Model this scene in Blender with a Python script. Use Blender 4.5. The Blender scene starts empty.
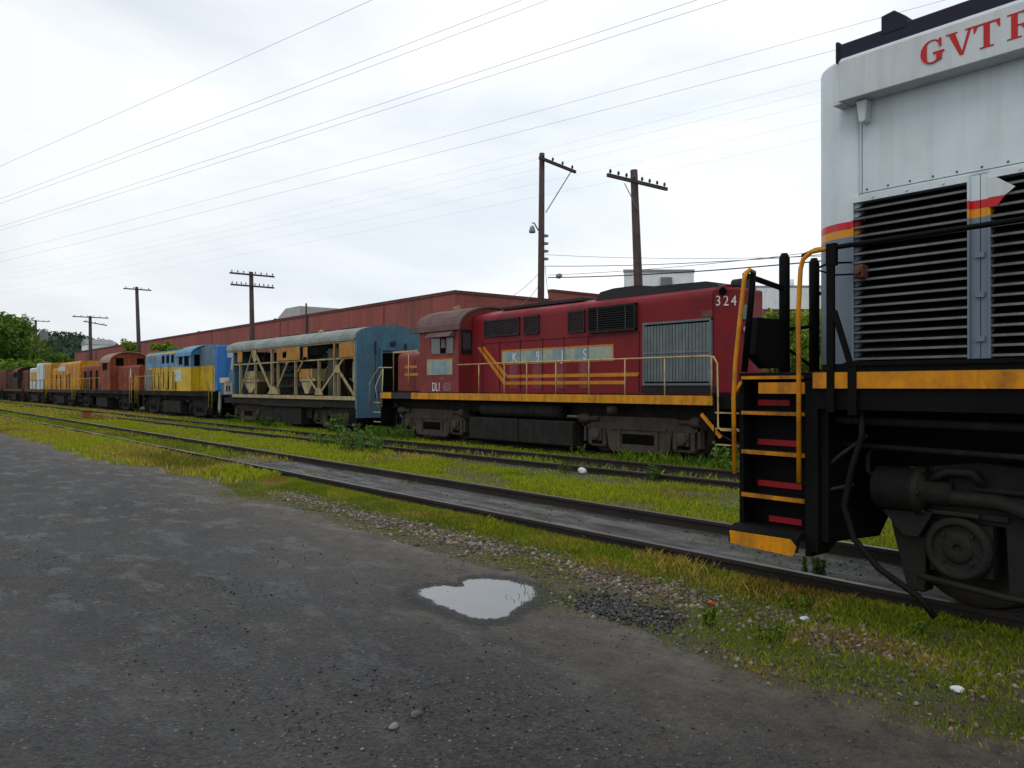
import bpy, bmesh, math, random
import numpy as np
from mathutils import Vector, Matrix
R = math.radians
rng = random.Random(7)
nr = np.random.default_rng(11)
scene = bpy.context.scene
col = scene.collection

# ---------------------------------------------------------------- camera, sky, sun, exposure
FPX, XV, HY, CAMH = 800.0, -652.0, 387.0, 1.70
TH = math.atan(-XV / FPX)
CC, SS = math.cos(TH), math.sin(TH)            # the tracks run along world X; the camera looks along (-CC, SS)
cam = bpy.data.cameras.new('camera')
cam.sensor_width = 36.0
cam.lens = FPX / 1024 * 36
cam.clip_end = 3000
cam.clip_start = 0.05
co = bpy.data.objects.new('camera', cam)
col.objects.link(co)
co.location = (0, 0, CAMH)
co.rotation_euler = Vector((-CC, SS, math.tan(R(0.215)))).to_track_quat('-Z', 'Y').to_euler()
scene.camera = co

world = bpy.data.worlds.new('World')
scene.world = world
world.use_nodes = True
SUN_EL, SUN_AZ = 58, -70
def build_world():
    nt = world.node_tree
    nt.nodes.clear()
    N, L = nt.nodes.new, nt.links.new
    out = N('ShaderNodeOutputWorld'); bg = N('ShaderNodeBackground')
    bg.inputs['Strength'].default_value = 0.1
    L(bg.outputs[0], out.inputs[0])
    sky = N('ShaderNodeTexSky'); sky.sky_type = 'NISHITA'; sky.sun_disc = False
    sky.sun_elevation = R(SUN_EL); sky.sun_rotation = R(90 - SUN_AZ)
    sky.dust_density = 3
    tc = N('ShaderNodeTexCoord')
    mp = N('ShaderNodeMapping'); mp.inputs['Scale'].default_value = (1.0, 1.0, 3.2)
    mp.inputs['Location'].default_value = (0.3, 1.7, 0.2)
    L(tc.outputs['Generated'], mp.inputs[0])
    n1 = N('ShaderNodeTexNoise'); n1.inputs['Scale'].default_value = 1.9; n1.inputs['Detail'].default_value = 7
    n1.inputs['Roughness'].default_value = 0.52; n1.inputs['Distortion'].default_value = 0.35
    L(mp.outputs[0], n1.inputs[0])
    r1 = N('ShaderNodeValToRGB')
    e = r1.color_ramp.elements
    e[0].position = 0.36; e[0].color = (8.0, 8.6, 9.3, 1)
    e[1].position = 0.60; e[1].color = (10.8, 11.1, 11.3, 1)
    L(n1.outputs[0], r1.inputs[0])
    # the cloud deck is thinnest (brightest) towards the hidden sun's side
    dt = N('ShaderNodeVectorMath'); dt.operation = 'DOT_PRODUCT'
    b = Vector((-0.56, 0.79, 0.25)).normalized(); dt.inputs[1].default_value = b
    L(tc.outputs['Generated'], dt.inputs[0])
    mr = N('ShaderNodeMapRange'); mr.inputs['From Min'].default_value = 0.55; mr.inputs['From Max'].default_value = 1.0
    mr.inputs['To Min'].default_value = 0.86; mr.inputs['To Max'].default_value = 1.1
    L(dt.outputs['Value'], mr.inputs['Value'])
    ml = N('ShaderNodeVectorMath'); ml.operation = 'SCALE'
    L(r1.outputs[0], ml.inputs[0]); L(mr.outputs[0], ml.inputs['Scale'])
    mx = N('ShaderNodeMixRGB'); mx.inputs[0].default_value = 0.93
    L(sky.outputs[0], mx.inputs[1]); L(ml.outputs[0], mx.inputs[2])
    L(mx.outputs[0], bg.inputs['Color'])
build_world()

sd = bpy.data.lights.new('sun', 'SUN'); sd.energy = 0.6; sd.angle = R(25); sd.color = (1.0, 0.96, 0.9)
so = bpy.data.objects.new('sun', sd); col.objects.link(so)
so.rotation_euler = Vector((-math.cos(R(SUN_EL)) * math.cos(R(SUN_AZ)), -math.cos(R(SUN_EL)) * math.sin(R(SUN_AZ)), -math.sin(R(SUN_EL)))).to_track_quat('-Z', 'Y').to_euler()

scene.view_settings.view_transform = 'Standard'
scene.view_settings.look = 'None'
scene.view_settings.exposure = 0.0
scene.view_settings.gamma = 1.0

# ---------------------------------------------------------------- helpers
def W(px, py, Y):
    """world point seen at that place of the photograph, at track distance Y"""
    X = (px - 512) / FPX
    t = Y * (CC - X * SS) / (SS + X * CC)
    Z = Y * SS + t * CC
    return Vector((-t, Y, CAMH + (HY - py) * Z / FPX))
def WD(px, py, D):
    """the same at depth D from the camera"""
    X = (px - 512) / FPX * D
    return Vector((-CC * D + SS * X, SS * D + CC * X, CAMH + (HY - py) * D / FPX))

def lin(r, g, b, k=1.0):
    def f(v):
        v /= 255
        return (v / 12.92 if v < 0.04045 else ((v + 0.055) / 1.055) ** 2.4) * k
    return (f(r), f(g), f(b))

def new_mat(name):
    m = bpy.data.materials.new(name); m.use_nodes = True
    nt = m.node_tree
    return m, nt, nt.nodes['Principled BSDF'], nt.nodes.new, nt.links.new

def noise(N, L, src, scale, detail=5, rough=0.6, vec=(1, 1, 1), loc=(0, 0, 0)):
    mp = N('ShaderNodeMapping'); mp.inputs['Scale'].default_value = vec; mp.inputs['Location'].default_value = loc
    L(src, mp.inputs[0])
    n = N('ShaderNodeTexNoise'); n.inputs['Scale'].default_value = scale
    n.inputs['Detail'].default_value = detail; n.inputs['Roughness'].default_value = rough
    L(mp.outputs[0], n.inputs[0])
    return n.outputs[0]
def rampf(N, L, src, a, b):
    mr = N('ShaderNodeMapRange'); mr.inputs['From Min'].default_value = a; mr.inputs['From Max'].default_value = b
    L(src, mr.inputs['Value'])
    return mr.outputs[0]
def mixc(N, L, fac, a, b, mode='MIX'):
    mx = N('ShaderNodeMixRGB'); mx.blend_type = mode
    for i, v in ((0, fac), (1, a), (2, b)):
        if hasattr(v, 'links'): L(v, mx.inputs[i])
        elif i == 0: mx.inputs[0].default_value = v
        else: mx.inputs[i].default_value = tuple(v) + (1,)
    return mx.outputs[0]
def mulf(N, L, a, b):
    mt = N('ShaderNodeMath'); mt.operation = 'MULTIPLY'
    for i, v in ((0, a), (1, b)):
        if hasattr(v, 'links'): L(v, mt.inputs[i])
        else: mt.inputs[i].default_value = v
    return mt.outputs[0]

MATS = {}
def paint(name, c, rough=0.5, var=0.25, vs=1.2, dirt=(0.03, 0.025, 0.02), streak=0.0, patch=0.0, rust=None, rustamt=0.0,
          bump=0.0, bs=60, metal=0.0, bands=None, spec=0.2):
    """painted or bare metal: tone variation, dirt streaks running down, patches of dirt, rust"""
    if name in MATS: return MATS[name]
    m, nt, b, N, L = new_mat(name)
    tc = N('ShaderNodeTexCoord'); src = tc.outputs['Object']
    if bands:
        sx = N('ShaderNodeSeparateXYZ'); L(src, sx.inputs[0])
        mr = N('ShaderNodeMapRange'); mr.inputs['From Max'].default_value = 5.0
        L(sx.outputs['Z'], mr.inputs['Value'])
        rp = N('ShaderNodeValToRGB'); rp.color_ramp.interpolation = 'CONSTANT'
        e = rp.color_ramp.elements
        e[0].position = 0; e[0].color = tuple(c) + (1,)
        e[1].position = bands[0][0] / 5; e[1].color = tuple(bands[0][1]) + (1,)
        for z, cc in bands[1:]:
            q = e.new(z / 5); q.color = tuple(cc) + (1,)
        L(mr.outputs[0], rp.inputs[0]); base = rp.outputs[0]
    else:
        base = tuple(c)
    v = rampf(N, L, noise(N, L, src, vs, 8, 0.7), 0.38, 0.66)
    cc = mixc(N, L, mulf(N, L, v, var), base, (0.02, 0.02, 0.02)) if not bands else mixc(N, L, mulf(N, L, v, var), base, (0.05, 0.05, 0.05))
    if streak:
        s = rampf(N, L, noise(N, L, src, 1.0, 5, 0.6, (9, 9, 0.5)), 0.49, 0.68)
        cc = mixc(N, L, mulf(N, L, s, streak), cc, dirt)
    if patch:
        p = rampf(N, L, noise(N, L, src, 2.6, 8, 0.7, (1, 1, 1), (3, 5, 1)), 0.48, 0.68)
        cc = mixc(N, L, mulf(N, L, p, patch), cc, dirt)
    if rust:
        q = rampf(N, L, noise(N, L, src, 3.5, 9, 0.75, (1, 1, 0.6), (7, 1, 2)), 0.56 - 0.2 * rustamt, 0.62)
        q2 = mixc(N, L, noise(N, L, src, 25, 4), tuple(x * 0.5 for x in rust), rust)
        cc = mixc(N, L, mulf(N, L, q, min(1, rustamt * 1.6)), cc, q2)
    L(cc, b.inputs['Base Color'])
    rr = N('ShaderNodeMapRange'); rr.inputs['To Min'].default_value = max(0.05, rough - 0.12); rr.inputs['To Max'].default_value = min(1, rough + 0.2)
    L(v, rr.inputs['Value']); L(rr.outputs[0], b.inputs['Roughness'])
    b.inputs['Metallic'].default_value = metal
    b.inputs['Specular IOR Level'].default_value = spec
    if bump:
        bp = N('ShaderNodeBump'); bp.inputs['Strength'].default_value = bump; bp.inputs['Distance'].default_value = 0.02
        L(noise(N, L, src, bs, 4), bp.inputs['Height']); L(bp.outputs[0], b.inputs['Normal'])
    MATS[name] = m
    return m

class MB:
    """collects shapes, links them as one mesh object"""
    def __init__(s): s.v, s.f, s.m, s.sm = [], [], [], []
    def add(s, vs, fs, mi=0, sm=False):
        o = len(s.v); s.v += [tuple(p) for p in vs]
        for f in fs: s.f.append([i + o for i in f]); s.m.append(mi); s.sm.append(sm)
        return s
    def box(s, x0, x1, y0, y1, z0, z1, mi=0):
        v = [(x, y, z) for z in (z0, z1) for y in (y0, y1) for x in (x0, x1)]
        return s.add(v, [(0, 2, 3, 1), (4, 5, 7, 6), (0, 1, 5, 4), (2, 6, 7, 3), (0, 4, 6, 2), (1, 3, 7, 5)], mi)
    def prism(s, poly, axis, a, b, mi=0, sm=False):
        n = len(poly)
        def P(p, t): return {'x': (t, p[0], p[1]), 'y': (p[0], t, p[1]), 'z': (p[0], p[1], t)}[axis]
        v = [P(p, a) for p in poly] + [P(p, b) for p in poly]
        s.add(v, [list(range(n))[::-1], [n + i for i in range(n)]], mi)
        o = len(s.v) - 2 * n
        for i in range(n):
            j = (i + 1) % n
            s.f.append([o + i, o + j, o + n + j, o + n + i]); s.m.append(mi); s.sm.append(sm)
        return s
    def bar(s, p, q, w, h=None, mi=0, up=(0, 0, 1)):
        h = h or w; p, q = Vector(p), Vector(q); d = (q - p).normalized(); u = Vector(up)
        if abs(d.dot(u)) > 0.98: u = Vector((0, 1, 0))
        a = d.cross(u).normalized() * w / 2; b = a.cross(d).normalized() * h / 2
        v = [p - a - b, p + a - b, p + a + b, p - a + b, q - a - b, q + a - b, q + a + b, q - a + b]
        return s.add(v, [(0, 1, 2, 3), (7, 6, 5, 4), (0, 4, 5, 1), (1, 5, 6, 2), (2, 6, 7, 3), (3, 7, 4, 0)], mi)
    def tube(s, pts, r, n=8, mi=0, caps=True):
        pts = [Vector(p) for p in pts]; rs = r if isinstance(r, (list, tuple)) else [r] * len(pts)
        o = len(s.v); u = None
        for i, p in enumerate(pts):
            d = (pts[min(i + 1, len(pts) - 1)] - pts[max(i - 1, 0)]).normalized()
            if u is None: u = d.orthogonal()
            u = (u - d * u.dot(d)).normalized(); b = d.cross(u)
            for k in range(n):
                t = 2 * math.pi * k / n
                s.v.append(tuple(p + (u * math.cos(t) + b * math.sin(t)) * rs[i]))
        for i in range(len(pts) - 1):
            for k in range(n):
                k2 = (k + 1) % n
                s.f.append([o + i * n + k, o + i * n + k2, o + (i + 1) * n + k2, o + (i + 1) * n + k]); s.m.append(mi); s.sm.append(True)
        if caps:
            s.f.append([o + k for k in range(n)]); s.m.append(mi); s.sm.append(False)
            e = o + (len(pts) - 1) * n
            s.f.append([e + k for k in range(n)][::-1]); s.m.append(mi); s.sm.append(False)
        return s
    def cyl(s, p, q, r, n=16, mi=0): return s.tube([p, q], r, n, mi)
    def lathe(s, prof, c, axis='y', n=24, mi=0):
        """profile of (radius, offset) turned about an axis through c"""
        o = len(s.v)
        for r_, t in prof:
            for k in range(n):
                a = 2 * math.pi * k / n; u, w = r_ * math.cos(a), r_ * math.sin(a)
                p = {'y': (u, t, w), 'x': (t, u, w), 'z': (u, w, t)}[axis]
                s.v.append((c[0] + p[0], c[1] + p[1], c[2] + p[2]))
        for i in range(len(prof) - 1):
            for k in range(n):
                k2 = (k + 1) % n
                s.f.append([o + i * n + k, o + i * n + k2, o + (i + 1) * n + k2, o + (i + 1) * n + k]); s.m.append(mi); s.sm.append(True)
        for i in (0, len(prof) - 1):
            s.f.append([o + i * n + k for k in range(n)]); s.m.append(mi); s.sm.append(False)
        return s
    def build(s, name, mats, parent=None, bev=0, loc=None):
        me = bpy.data.meshes.new(name)
        me.from_pydata(s.v, [], s.f)
        me.polygons.foreach_set('material_index', s.m)
        me.polygons.foreach_set('use_smooth', s.sm)
        bm = bmesh.new(); bm.from_mesh(me); bmesh.ops.recalc_face_normals(bm, faces=bm.faces); bm.to_mesh(me); bm.free()
        for m in (mats if isinstance(mats, (list, tuple)) else [mats]): me.materials.append(m)
        o = bpy.data.objects.new(name, me); col.objects.link(o)
        if parent: o.parent = parent
        if loc is not None: o.location = loc
        if bev:
            b = o.modifiers.new('bevel', 'BEVEL'); b.width = bev; b.segments = 2; b.limit_method = 'ANGLE'; b.angle_limit = R(40)
        return o

def tag(o, label=None, cat=None, group=None, kind=None):
    if label: o['label'] = label
    if cat: o['category'] = cat
    if group: o['group'] = group
    if kind: o['kind'] = kind
    return o
def thing(name, label, cat, loc=(0, 0, 0), group=None, rz=0):
    o = bpy.data.objects.new(name, None); o.empty_display_size = 0.3
    col.objects.link(o); o.location = loc; o.rotation_euler = (0, 0, rz)
    return tag(o, label, cat, group)
def kids(o): return [c for c in bpy.data.objects if c.parent is o]
def copy_tree(o, parent=None):
    c = o.copy(); col.objects.link(c); c.parent = parent
    for ch in kids(o): copy_tree(ch, c)
    return c
def arc(cx, cy, r, a0, a1, n, ry=None):
    ry = ry or r
    return [(cx + r * math.cos(R(a0 + (a1 - a0) * i / n)), cy + ry * math.sin(R(a0 + (a1 - a0) * i / n))) for i in range(n + 1)]
def words(s, size, name, mat, parent, loc, extr=0.003, xs=1.0, rz=0):
    """raised lettering on a face that looks towards -Y"""
    cu = bpy.data.curves.new(name, 'FONT'); cu.body = s; cu.size = size; cu.extrude = extr; cu.align_x = 'CENTER'
    t = bpy.data.objects.new('tmp', cu); col.objects.link(t)
    dg = bpy.context.evaluated_depsgraph_get()
    me = bpy.data.meshes.new_from_object(t.evaluated_get(dg))
    bpy.data.objects.remove(t); bpy.data.curves.remove(cu)
    me.transform(Matrix.Translation(loc) @ Matrix.Rotation(rz, 4, 'Z') @ Matrix.Rotation(R(90), 4, 'X') @ Matrix.Diagonal((xs, 1, 1, 1)))
    me.materials.clear(); me.materials.append(mat)
    o = bpy.data.objects.new(name, me); col.objects.link(o); o.parent = parent
    return o
def arch(hw, ze, zt, n=14, p=2.0):
    """points of an arched roof line over half width hw"""
    return [(hw * math.cos(math.pi * i / n), ze + (zt - ze) * abs(math.sin(math.pi * i / n)) ** (2 / p)) for i in range(n + 1)]

def vnoise(x, y, seed=0):
    """smooth value noise, numpy"""
    def h(i, j):
        n = (i * 374761393 + j * 668265263 + seed * 974634777) & 0x7fffffff
        n = ((n ^ (n >> 13)) * 1274126177) & 0x7fffffff
        return ((n ^ (n >> 16)) & 0xffff) / 65535.0
    xi, yi = np.floor(x).astype(np.int64), np.floor(y).astype(np.int64)
    fx, fy = x - xi, y - yi
    fx, fy = fx * fx * (3 - 2 * fx), fy * fy * (3 - 2 * fy)
    a, b, c, d = h(xi, yi), h(xi + 1, yi), h(xi, yi + 1), h(xi + 1, yi + 1)
    return (a * (1 - fx) + b * fx) * (1 - fy) + (c * (1 - fx) + d * fx) * fy
def fbm(x, y, seed=0, o=3):
    s, a, t = 0, 1.0, 0
    for k in range(o):
        s = s + a * vnoise(x * 2 ** k, y * 2 ** k, seed + k); t += a; a *= 0.5
    return s / t
def gz(Y):
    """ground height: level near the lot, falling 20 cm to the far track"""
    t = np.clip((np.asarray(Y, float) - 8.5) / 8.5, 0, 1)
    b = np.clip((np.asarray(Y, float) - 5.2) / 0.65, 0, 1) * np.clip((6.02 - np.asarray(Y, float)) / 0.04, 0, 1)   # the verge is banked up against the near rail
    return -0.2 * t * t * (3 - 2 * t) + 0.05 * b * b * (3 - 2 * b)
def raw_mesh(name, verts, faces_n, mat, cols=None, smooth=False):
    """fast mesh from numpy: verts (n,3), triangles or quads as an (m,k) index array"""
    me = bpy.data.meshes.new(name)
    m, k = faces_n.shape
    me.vertices.add(len(verts)); me.vertices.foreach_set('co', np.ascontiguousarray(verts, np.float32).ravel())
    me.loops.add(m * k); me.loops.foreach_set('vertex_index', np.ascontiguousarray(faces_n, np.int32).ravel())
    me.polygons.add(m); me.polygons.foreach_set('loop_start', np.arange(0, m * k, k, dtype=np.int32))
    me.polygons.foreach_set('loop_total', np.full(m, k, np.int32))
    if cols is not None:
        a = me.color_attributes.new('Col', 'FLOAT_COLOR', 'POINT')
        c4 = np.ones((len(verts), 4), np.float32); c4[:, :3] = cols
        a.data.foreach_set('color', c4.ravel())
    me.update(calc_edges=True); me.validate()
    if smooth: me.polygons.foreach_set('use_smooth', np.ones(m, bool))
    me.materials.append(mat)
    o = bpy.data.objects.new(name, me); col.objects.link(o)
    return o

# ---------------------------------------------------------------- materials
def col_attr_mat(name, rough=0.8, trans=0.0, spec=0.2):
    m, nt, b, N, L = new_mat(name)
    a = N('ShaderNodeAttribute'); a.attribute_name = 'Col'
    L(a.outputs['Color'], b.inputs['Base Color']); b.inputs['Roughness'].default_value = rough
    b.inputs['Specular IOR Level'].default_value = spec
    if trans:
        tr = N('ShaderNodeBsdfTranslucent'); L(a.outputs['Color'], tr.inputs[0])
        mx = N('ShaderNodeMixShader'); mx.inputs[0].default_value = trans
        L(b.outputs[0], mx.inputs[1]); L(tr.outputs[0], mx.inputs[2])
        L(mx.outputs[0], nt.nodes['Material Output'].inputs[0])
    return m
M_GRASS = col_attr_mat('grass', 0.7, 0.3)
M_LEAF = col_attr_mat('leaves', 0.55, 0.3, 0.3)
M_STONE = col_attr_mat('stones', 0.85)

def ground_mat():
    m, nt, b, N, L = new_mat('soil')
    tc = N('ShaderNodeTexCoord'); s = tc.outputs['Object']
    g = rampf(N, L, noise(N, L, s, 0.5, 6, 0.6), 0.35, 0.65)
    c = mixc(N, L, g, (0.05, 0.055, 0.016), (0.095, 0.08, 0.035))
    f = rampf(N, L, noise(N, L, s, 9, 6, 0.75), 0.35, 0.75)
    c = mixc(N, L, f, c, (0.035, 0.032, 0.022))
    st = rampf(N, L, noise(N, L, s, 45, 3, 0.6), 0.6, 0.68)
    c = mixc(N, L, mulf(N, L, st, 0.6), c, (0.2, 0.18, 0.14))
    L(c, b.inputs['Base Color']); b.inputs['Roughness'].default_value = 0.95
    bp = N('ShaderNodeBump'); bp.inputs['Strength'].default_value = 0.6; bp.inputs['Distance'].default_value = 0.03
    L(noise(N, L, s, 30, 5), bp.inputs['Height']); L(bp.outputs[0], b.inputs['Normal'])
    return m
def asphalt_mat():
    m, nt, b, N, L = new_mat('worn_asphalt')
    tc = N('ShaderNodeTexCoord'); s = tc.outputs['Object']
    big = rampf(N, L, noise(N, L, s, 0.55, 8, 0.68, (0.6, 1, 1)), 0.42, 0.60)
    c = mixc(N, L, big, (0.011, 0.011, 0.0117), (0.036, 0.0355, 0.0355))
    mid = rampf(N, L, noise(N, L, s, 2.4, 9, 0.74, (0.55, 1, 1), (4, 2, 0)), 0.51, 0.60)
    c = mixc(N, L, mulf(N, L, mid, 0.72), c, (0.011, 0.011, 0.0125))
    pale = rampf(N, L, noise(N, L, s, 0.9, 8, 0.7, (0.6, 1.2, 1), (9, 3, 0)), 0.53, 0.64)
    c = mixc(N, L, mulf(N, L, pale, 0.22), c, (0.062, 0.062, 0.064))
    blot = rampf(N, L, noise(N, L, s, 1.1, 10, 0.8, (0.35, 1, 1), (14, 7, 0)), 0.575, 0.61)
    c = mixc(N, L, mulf(N, L, blot, 0.65), c, (0.010, 0.010, 0.011))
    brn = rampf(N, L, noise(N, L, s, 1.5, 8, 0.7, (0.7, 1, 1), (2, 13, 0)), 0.52, 0.64)
    c = mixc(N, L, mulf(N, L, brn, 0.45), c, (0.062, 0.052, 0.036))
    # aggregate: grains of differing tone
    vo = N('ShaderNodeTexVoronoi'); vo.inputs['Scale'].default_value = 60; L(s, vo.inputs[0])
    vb = N('ShaderNodeRGBToBW'); L(vo.outputs['Color'], vb.inputs[0])
    k = rampf(N, L, vb.outputs[0], 0.1, 0.9)
    c = mixc(N, L, 0.40, c, mixc(N, L, k, (0.004, 0.004, 0.005), (0.098, 0.095, 0.092)))
    vo2 = N('ShaderNodeTexVoronoi'); vo2.inputs['Scale'].default_value = 28; L(s, vo2.inputs[0])
    vb2 = N('ShaderNodeRGBToBW'); L(vo2.outputs['Color'], vb2.inputs[0])
    near = rampf(N, L, vo2.outputs['Distance'], 0.24, 0.16)
    pick = mulf(N, L, near, rampf(N, L, vb2.outputs[0], 0.66, 0.76))
    c = mixc(N, L, mulf(N, L, pick, 0.8), c, (0.19, 0.18, 0.165))
    # earth and fines washed over the ragged edge
    at = N('ShaderNodeAttribute'); at.attribute_name = 'Col'
    e = mulf(N, L, at.outputs['Fac'], rampf(N, L, noise(N, L, s, 5, 7, 0.7), 0.3, 0.62))
    c = mixc(N, L, e, c, mixc(N, L, noise(N, L, s, 30, 4), (0.06, 0.05, 0.038), (0.15, 0.125, 0.095)))
    L(c, b.inputs['Base Color'])
    # damp: dull sheen in the dark patches
    rr = N('ShaderNodeMapRange'); rr.inputs['To Min'].default_value = 0.72; rr.inputs['To Max'].default_value = 0.5
    L(mid, rr.inputs['Value']); L(rr.outputs[0], b.inputs['Roughness'])
    b.inputs['Specular IOR Level'].default_value = 0.25
    bp = N('ShaderNodeBump'); bp.inputs['Strength'].default_value = 0.8; bp.inputs['Distance'].default_value = 0.016
    hs = mixc(N, L, 0.4, noise(N, L, s, 9, 6), vo.outputs['Distance'])
    L(hs, bp.inputs['Height']); L(bp.outputs[0], b.inputs['Normal'])
    return m
def mud_mat():
    m, nt, b, N, L = new_mat('track_bed_mud')
    tc = N('ShaderNodeTexCoord'); s = tc.outputs['Object']
    a = rampf(N, L, noise(N, L, s, 1.3, 9, 0.72, (0.45, 2.4, 1)), 0.40, 0.60)
    c = mixc(N, L, a, (0.045, 0.043, 0.042), (0.15, 0.148, 0.15))
    d = rampf(N, L, noise(N, L, s, 3.0, 9, 0.78, (0.6, 1.8, 1), (3, 1, 0)), 0.49, 0.58)
    c = mixc(N, L, mulf(N, L, d, 0.7), c, (0.024, 0.024, 0.022))
    # shadow beneath the engine, painted into the mud colour with a ragged edge
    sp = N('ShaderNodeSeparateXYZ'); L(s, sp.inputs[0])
    loco_shade = N('ShaderNodeMath'); loco_shade.operation = 'ADD'; L(sp.outputs['X'], loco_shade.inputs[0]); L(noise(N, L, s, 2.5, 6, .7), loco_shade.inputs[1])
    c = mixc(N, L, mulf(N, L, rampf(N, L, loco_shade.outputs[0], -3.0, -2.2), 0.92), c, (0.007, 0.007, 0.0065))
    g = rampf(N, L, noise(N, L, s, 60, 3), 0.35, 0.7)
    c = mixc(N, L, mulf(N, L, g, 0.35), c, (0.04, 0.04, 0.04))
    L(c, b.inputs['Base Color']); b.inputs['Roughness'].default_value = 0.7; b.inputs['Specular IOR Level'].default_value = 0.12
    bp = N('ShaderNodeBump'); bp.inputs['Strength'].default_value = 0.5; bp.inputs['Distance'].default_value = 0.02
    L(noise(N, L, s, 22, 6, 0.7), bp.inputs['Height']); L(bp.outputs[0], b.inputs['Normal'])
    return m
def brick_mat():
    m, nt, b, N, L = new_mat('painted_brick')
    tc = N('ShaderNodeTexCoord'); s = tc.outputs['Object']
    # bricks laid in x/z (long face) and y/z (end face)
    sx = N('ShaderNodeSeparateXYZ'); L(s, sx.inputs[0])
    ad = N('ShaderNodeMath'); ad.operation = 'ADD'; L(sx.outputs['X'], ad.inputs[0]); L(sx.outputs['Y'], ad.inputs[1])
    cb = N('ShaderNodeCombineXYZ'); L(ad.outputs[0], cb.inputs['X']); L(sx.outputs['Z'], cb.inputs['Y'])
    br = N('ShaderNodeTexBrick'); L(cb.outputs[0], br.inputs['Vector'])
    br.inputs['Scale'].default_value = 1.0; br.inputs['Brick Width'].default_value = 0.42; br.inputs['Row Height'].default_value = 0.15
    br.inputs['Mortar Size'].default_value = 0.012
    br.inputs['Color1'].default_value = (0.35, 0.082, 0.062, 1); br.inputs['Color2'].default_value = (0.29, 0.068, 0.052, 1)
    br.inputs['Mortar'].default_value = (0.19, 0.07, 0.058, 1)
    v = rampf(N, L, noise(N, L, s, 0.25, 6, 0.65), 0.3, 0.7)
    c = mixc(N, L, mulf(N, L, v, 0.5), br.outputs[0], (0.14, 0.045, 0.042))
    st = rampf(N, L, noise(N, L, s, 1.0, 6, 0.6, (0.9, 0.9, 0.07)), 0.48, 0.66)
    c = mixc(N, L, mulf(N, L, st, 0.55), c, (0.085, 0.04, 0.04))
    st2 = rampf(N, L, noise(N, L, s, 1.0, 6, 0.6, (0.5, 0.5, 0.12), (20, 4, 7)), 0.53, 0.68)
    c = mixc(N, L, mulf(N, L, st2, 0.4), c, (0.25, 0.15, 0.13))
    L(c, b.inputs['Base Color']); b.inputs['Roughness'].default_value = 0.9
    return m
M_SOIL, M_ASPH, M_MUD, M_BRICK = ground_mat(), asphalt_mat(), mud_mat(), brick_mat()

BLACK = paint('sooty_black', (0.0035, 0.0035, 0.0035), 0.6, 0.3, dirt=(0.010, 0.009, 0.008), patch=0.5, bump=0.15, spec=0.06)
UNDER = paint('underframe_grime', (0.018, 0.0165, 0.016), 0.8, 0.4, dirt=(0.045, 0.038, 0.034), patch=0.6, streak=0.4, bump=0.3, spec=0.12)
TRUCKM = paint('truck_casting', (0.082, 0.064, 0.052), 0.8, 0.4, dirt=(0.015, 0.013, 0.012), patch=0.5, streak=0.4, bump=0.4, bs=35, spec=0.15)
TRUCKB = paint('black_truck_casting', (0.016, 0.015, 0.0135), 0.62, 0.35, dirt=(0.03, 0.027, 0.022), patch=0.5, streak=0.3, bump=0.35, bs=45, spec=0.15)
WHEELM = paint('wheel_steel', (0.05, 0.042, 0.036), 0.6, 0.3, metal=0.4)
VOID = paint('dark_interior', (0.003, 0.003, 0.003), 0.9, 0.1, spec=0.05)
GLASS = paint('dirty_glass', (0.05, 0.055, 0.06), 0.12, 0.3, spec=0.8)
RUST = paint('rusted_steel', (0.11, 0.05, 0.03), 0.85, 0.4, patch=0.4, bump=0.3)
RAILS = paint('rail_side', (0.03, 0.024, 0.021), 0.8, 0.4, bump=0.3)
RAILT = paint('rail_top', (0.13, 0.11, 0.10), 0.42, 0.4, metal=0.3, vs=0.6)
YELL = paint('safety_yellow', (0.70, 0.265, 0.004), 0.45, 0.3, vs=3, dirt=(0.05, 0.035, 0.02), patch=0.55, streak=0.3, rust=(0.10, 0.05, 0.02), rustamt=0.25)
YELD = paint('worn_step_yellow', (0.62, 0.23, 0.006), 0.6, 0.4, vs=5, dirt=(0.018, 0.015, 0.012), patch=0.95, streak=0.5, rust=(0.10, 0.05, 0.02), rustamt=0.4)
CREAM = paint('cream_rail', (0.55, 0.40, 0.19), 0.55, 0.3, rust=(0.2, 0.08, 0.03), rustamt=0.35)
REDS = paint('red_reflector', (0.42, 0.012, 0.018), 0.4, 0.3, patch=0.4)
WHITEL = paint('white_letter', (0.72, 0.71, 0.71), 0.6, 0.3, vs=6)

# ---------------------------------------------------------------- ground, lot, puddle, track beds
def build_ground():
    ys = [-80, 0, 4, 5.2, 5.35, 5.5, 5.65, 5.8, 5.9, 5.975, 6.015, 6.05, 8.5] + [8.5 + 8.5 * i / 12 for i in range(1, 13)] + [25, 60, 200, 900]
    xs = [-1500, -400, -200, -100, -50, -25, 0, 25, 60, 400]
    mb = MB()
    for y in ys:
        for x in xs: mb.v.append((x, y, float(gz(y))))
    n = len(xs)
    for j in range(len(ys) - 1):
        for i in range(n - 1):
            mb.f.append([j * n + i, j * n + i + 1, (j + 1) * n + i + 1, (j + 1) * n + i]); mb.m.append(0); mb.sm.append(True)
    tag(mb.build('ground', M_SOIL), kind='structure')
build_ground()

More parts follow.
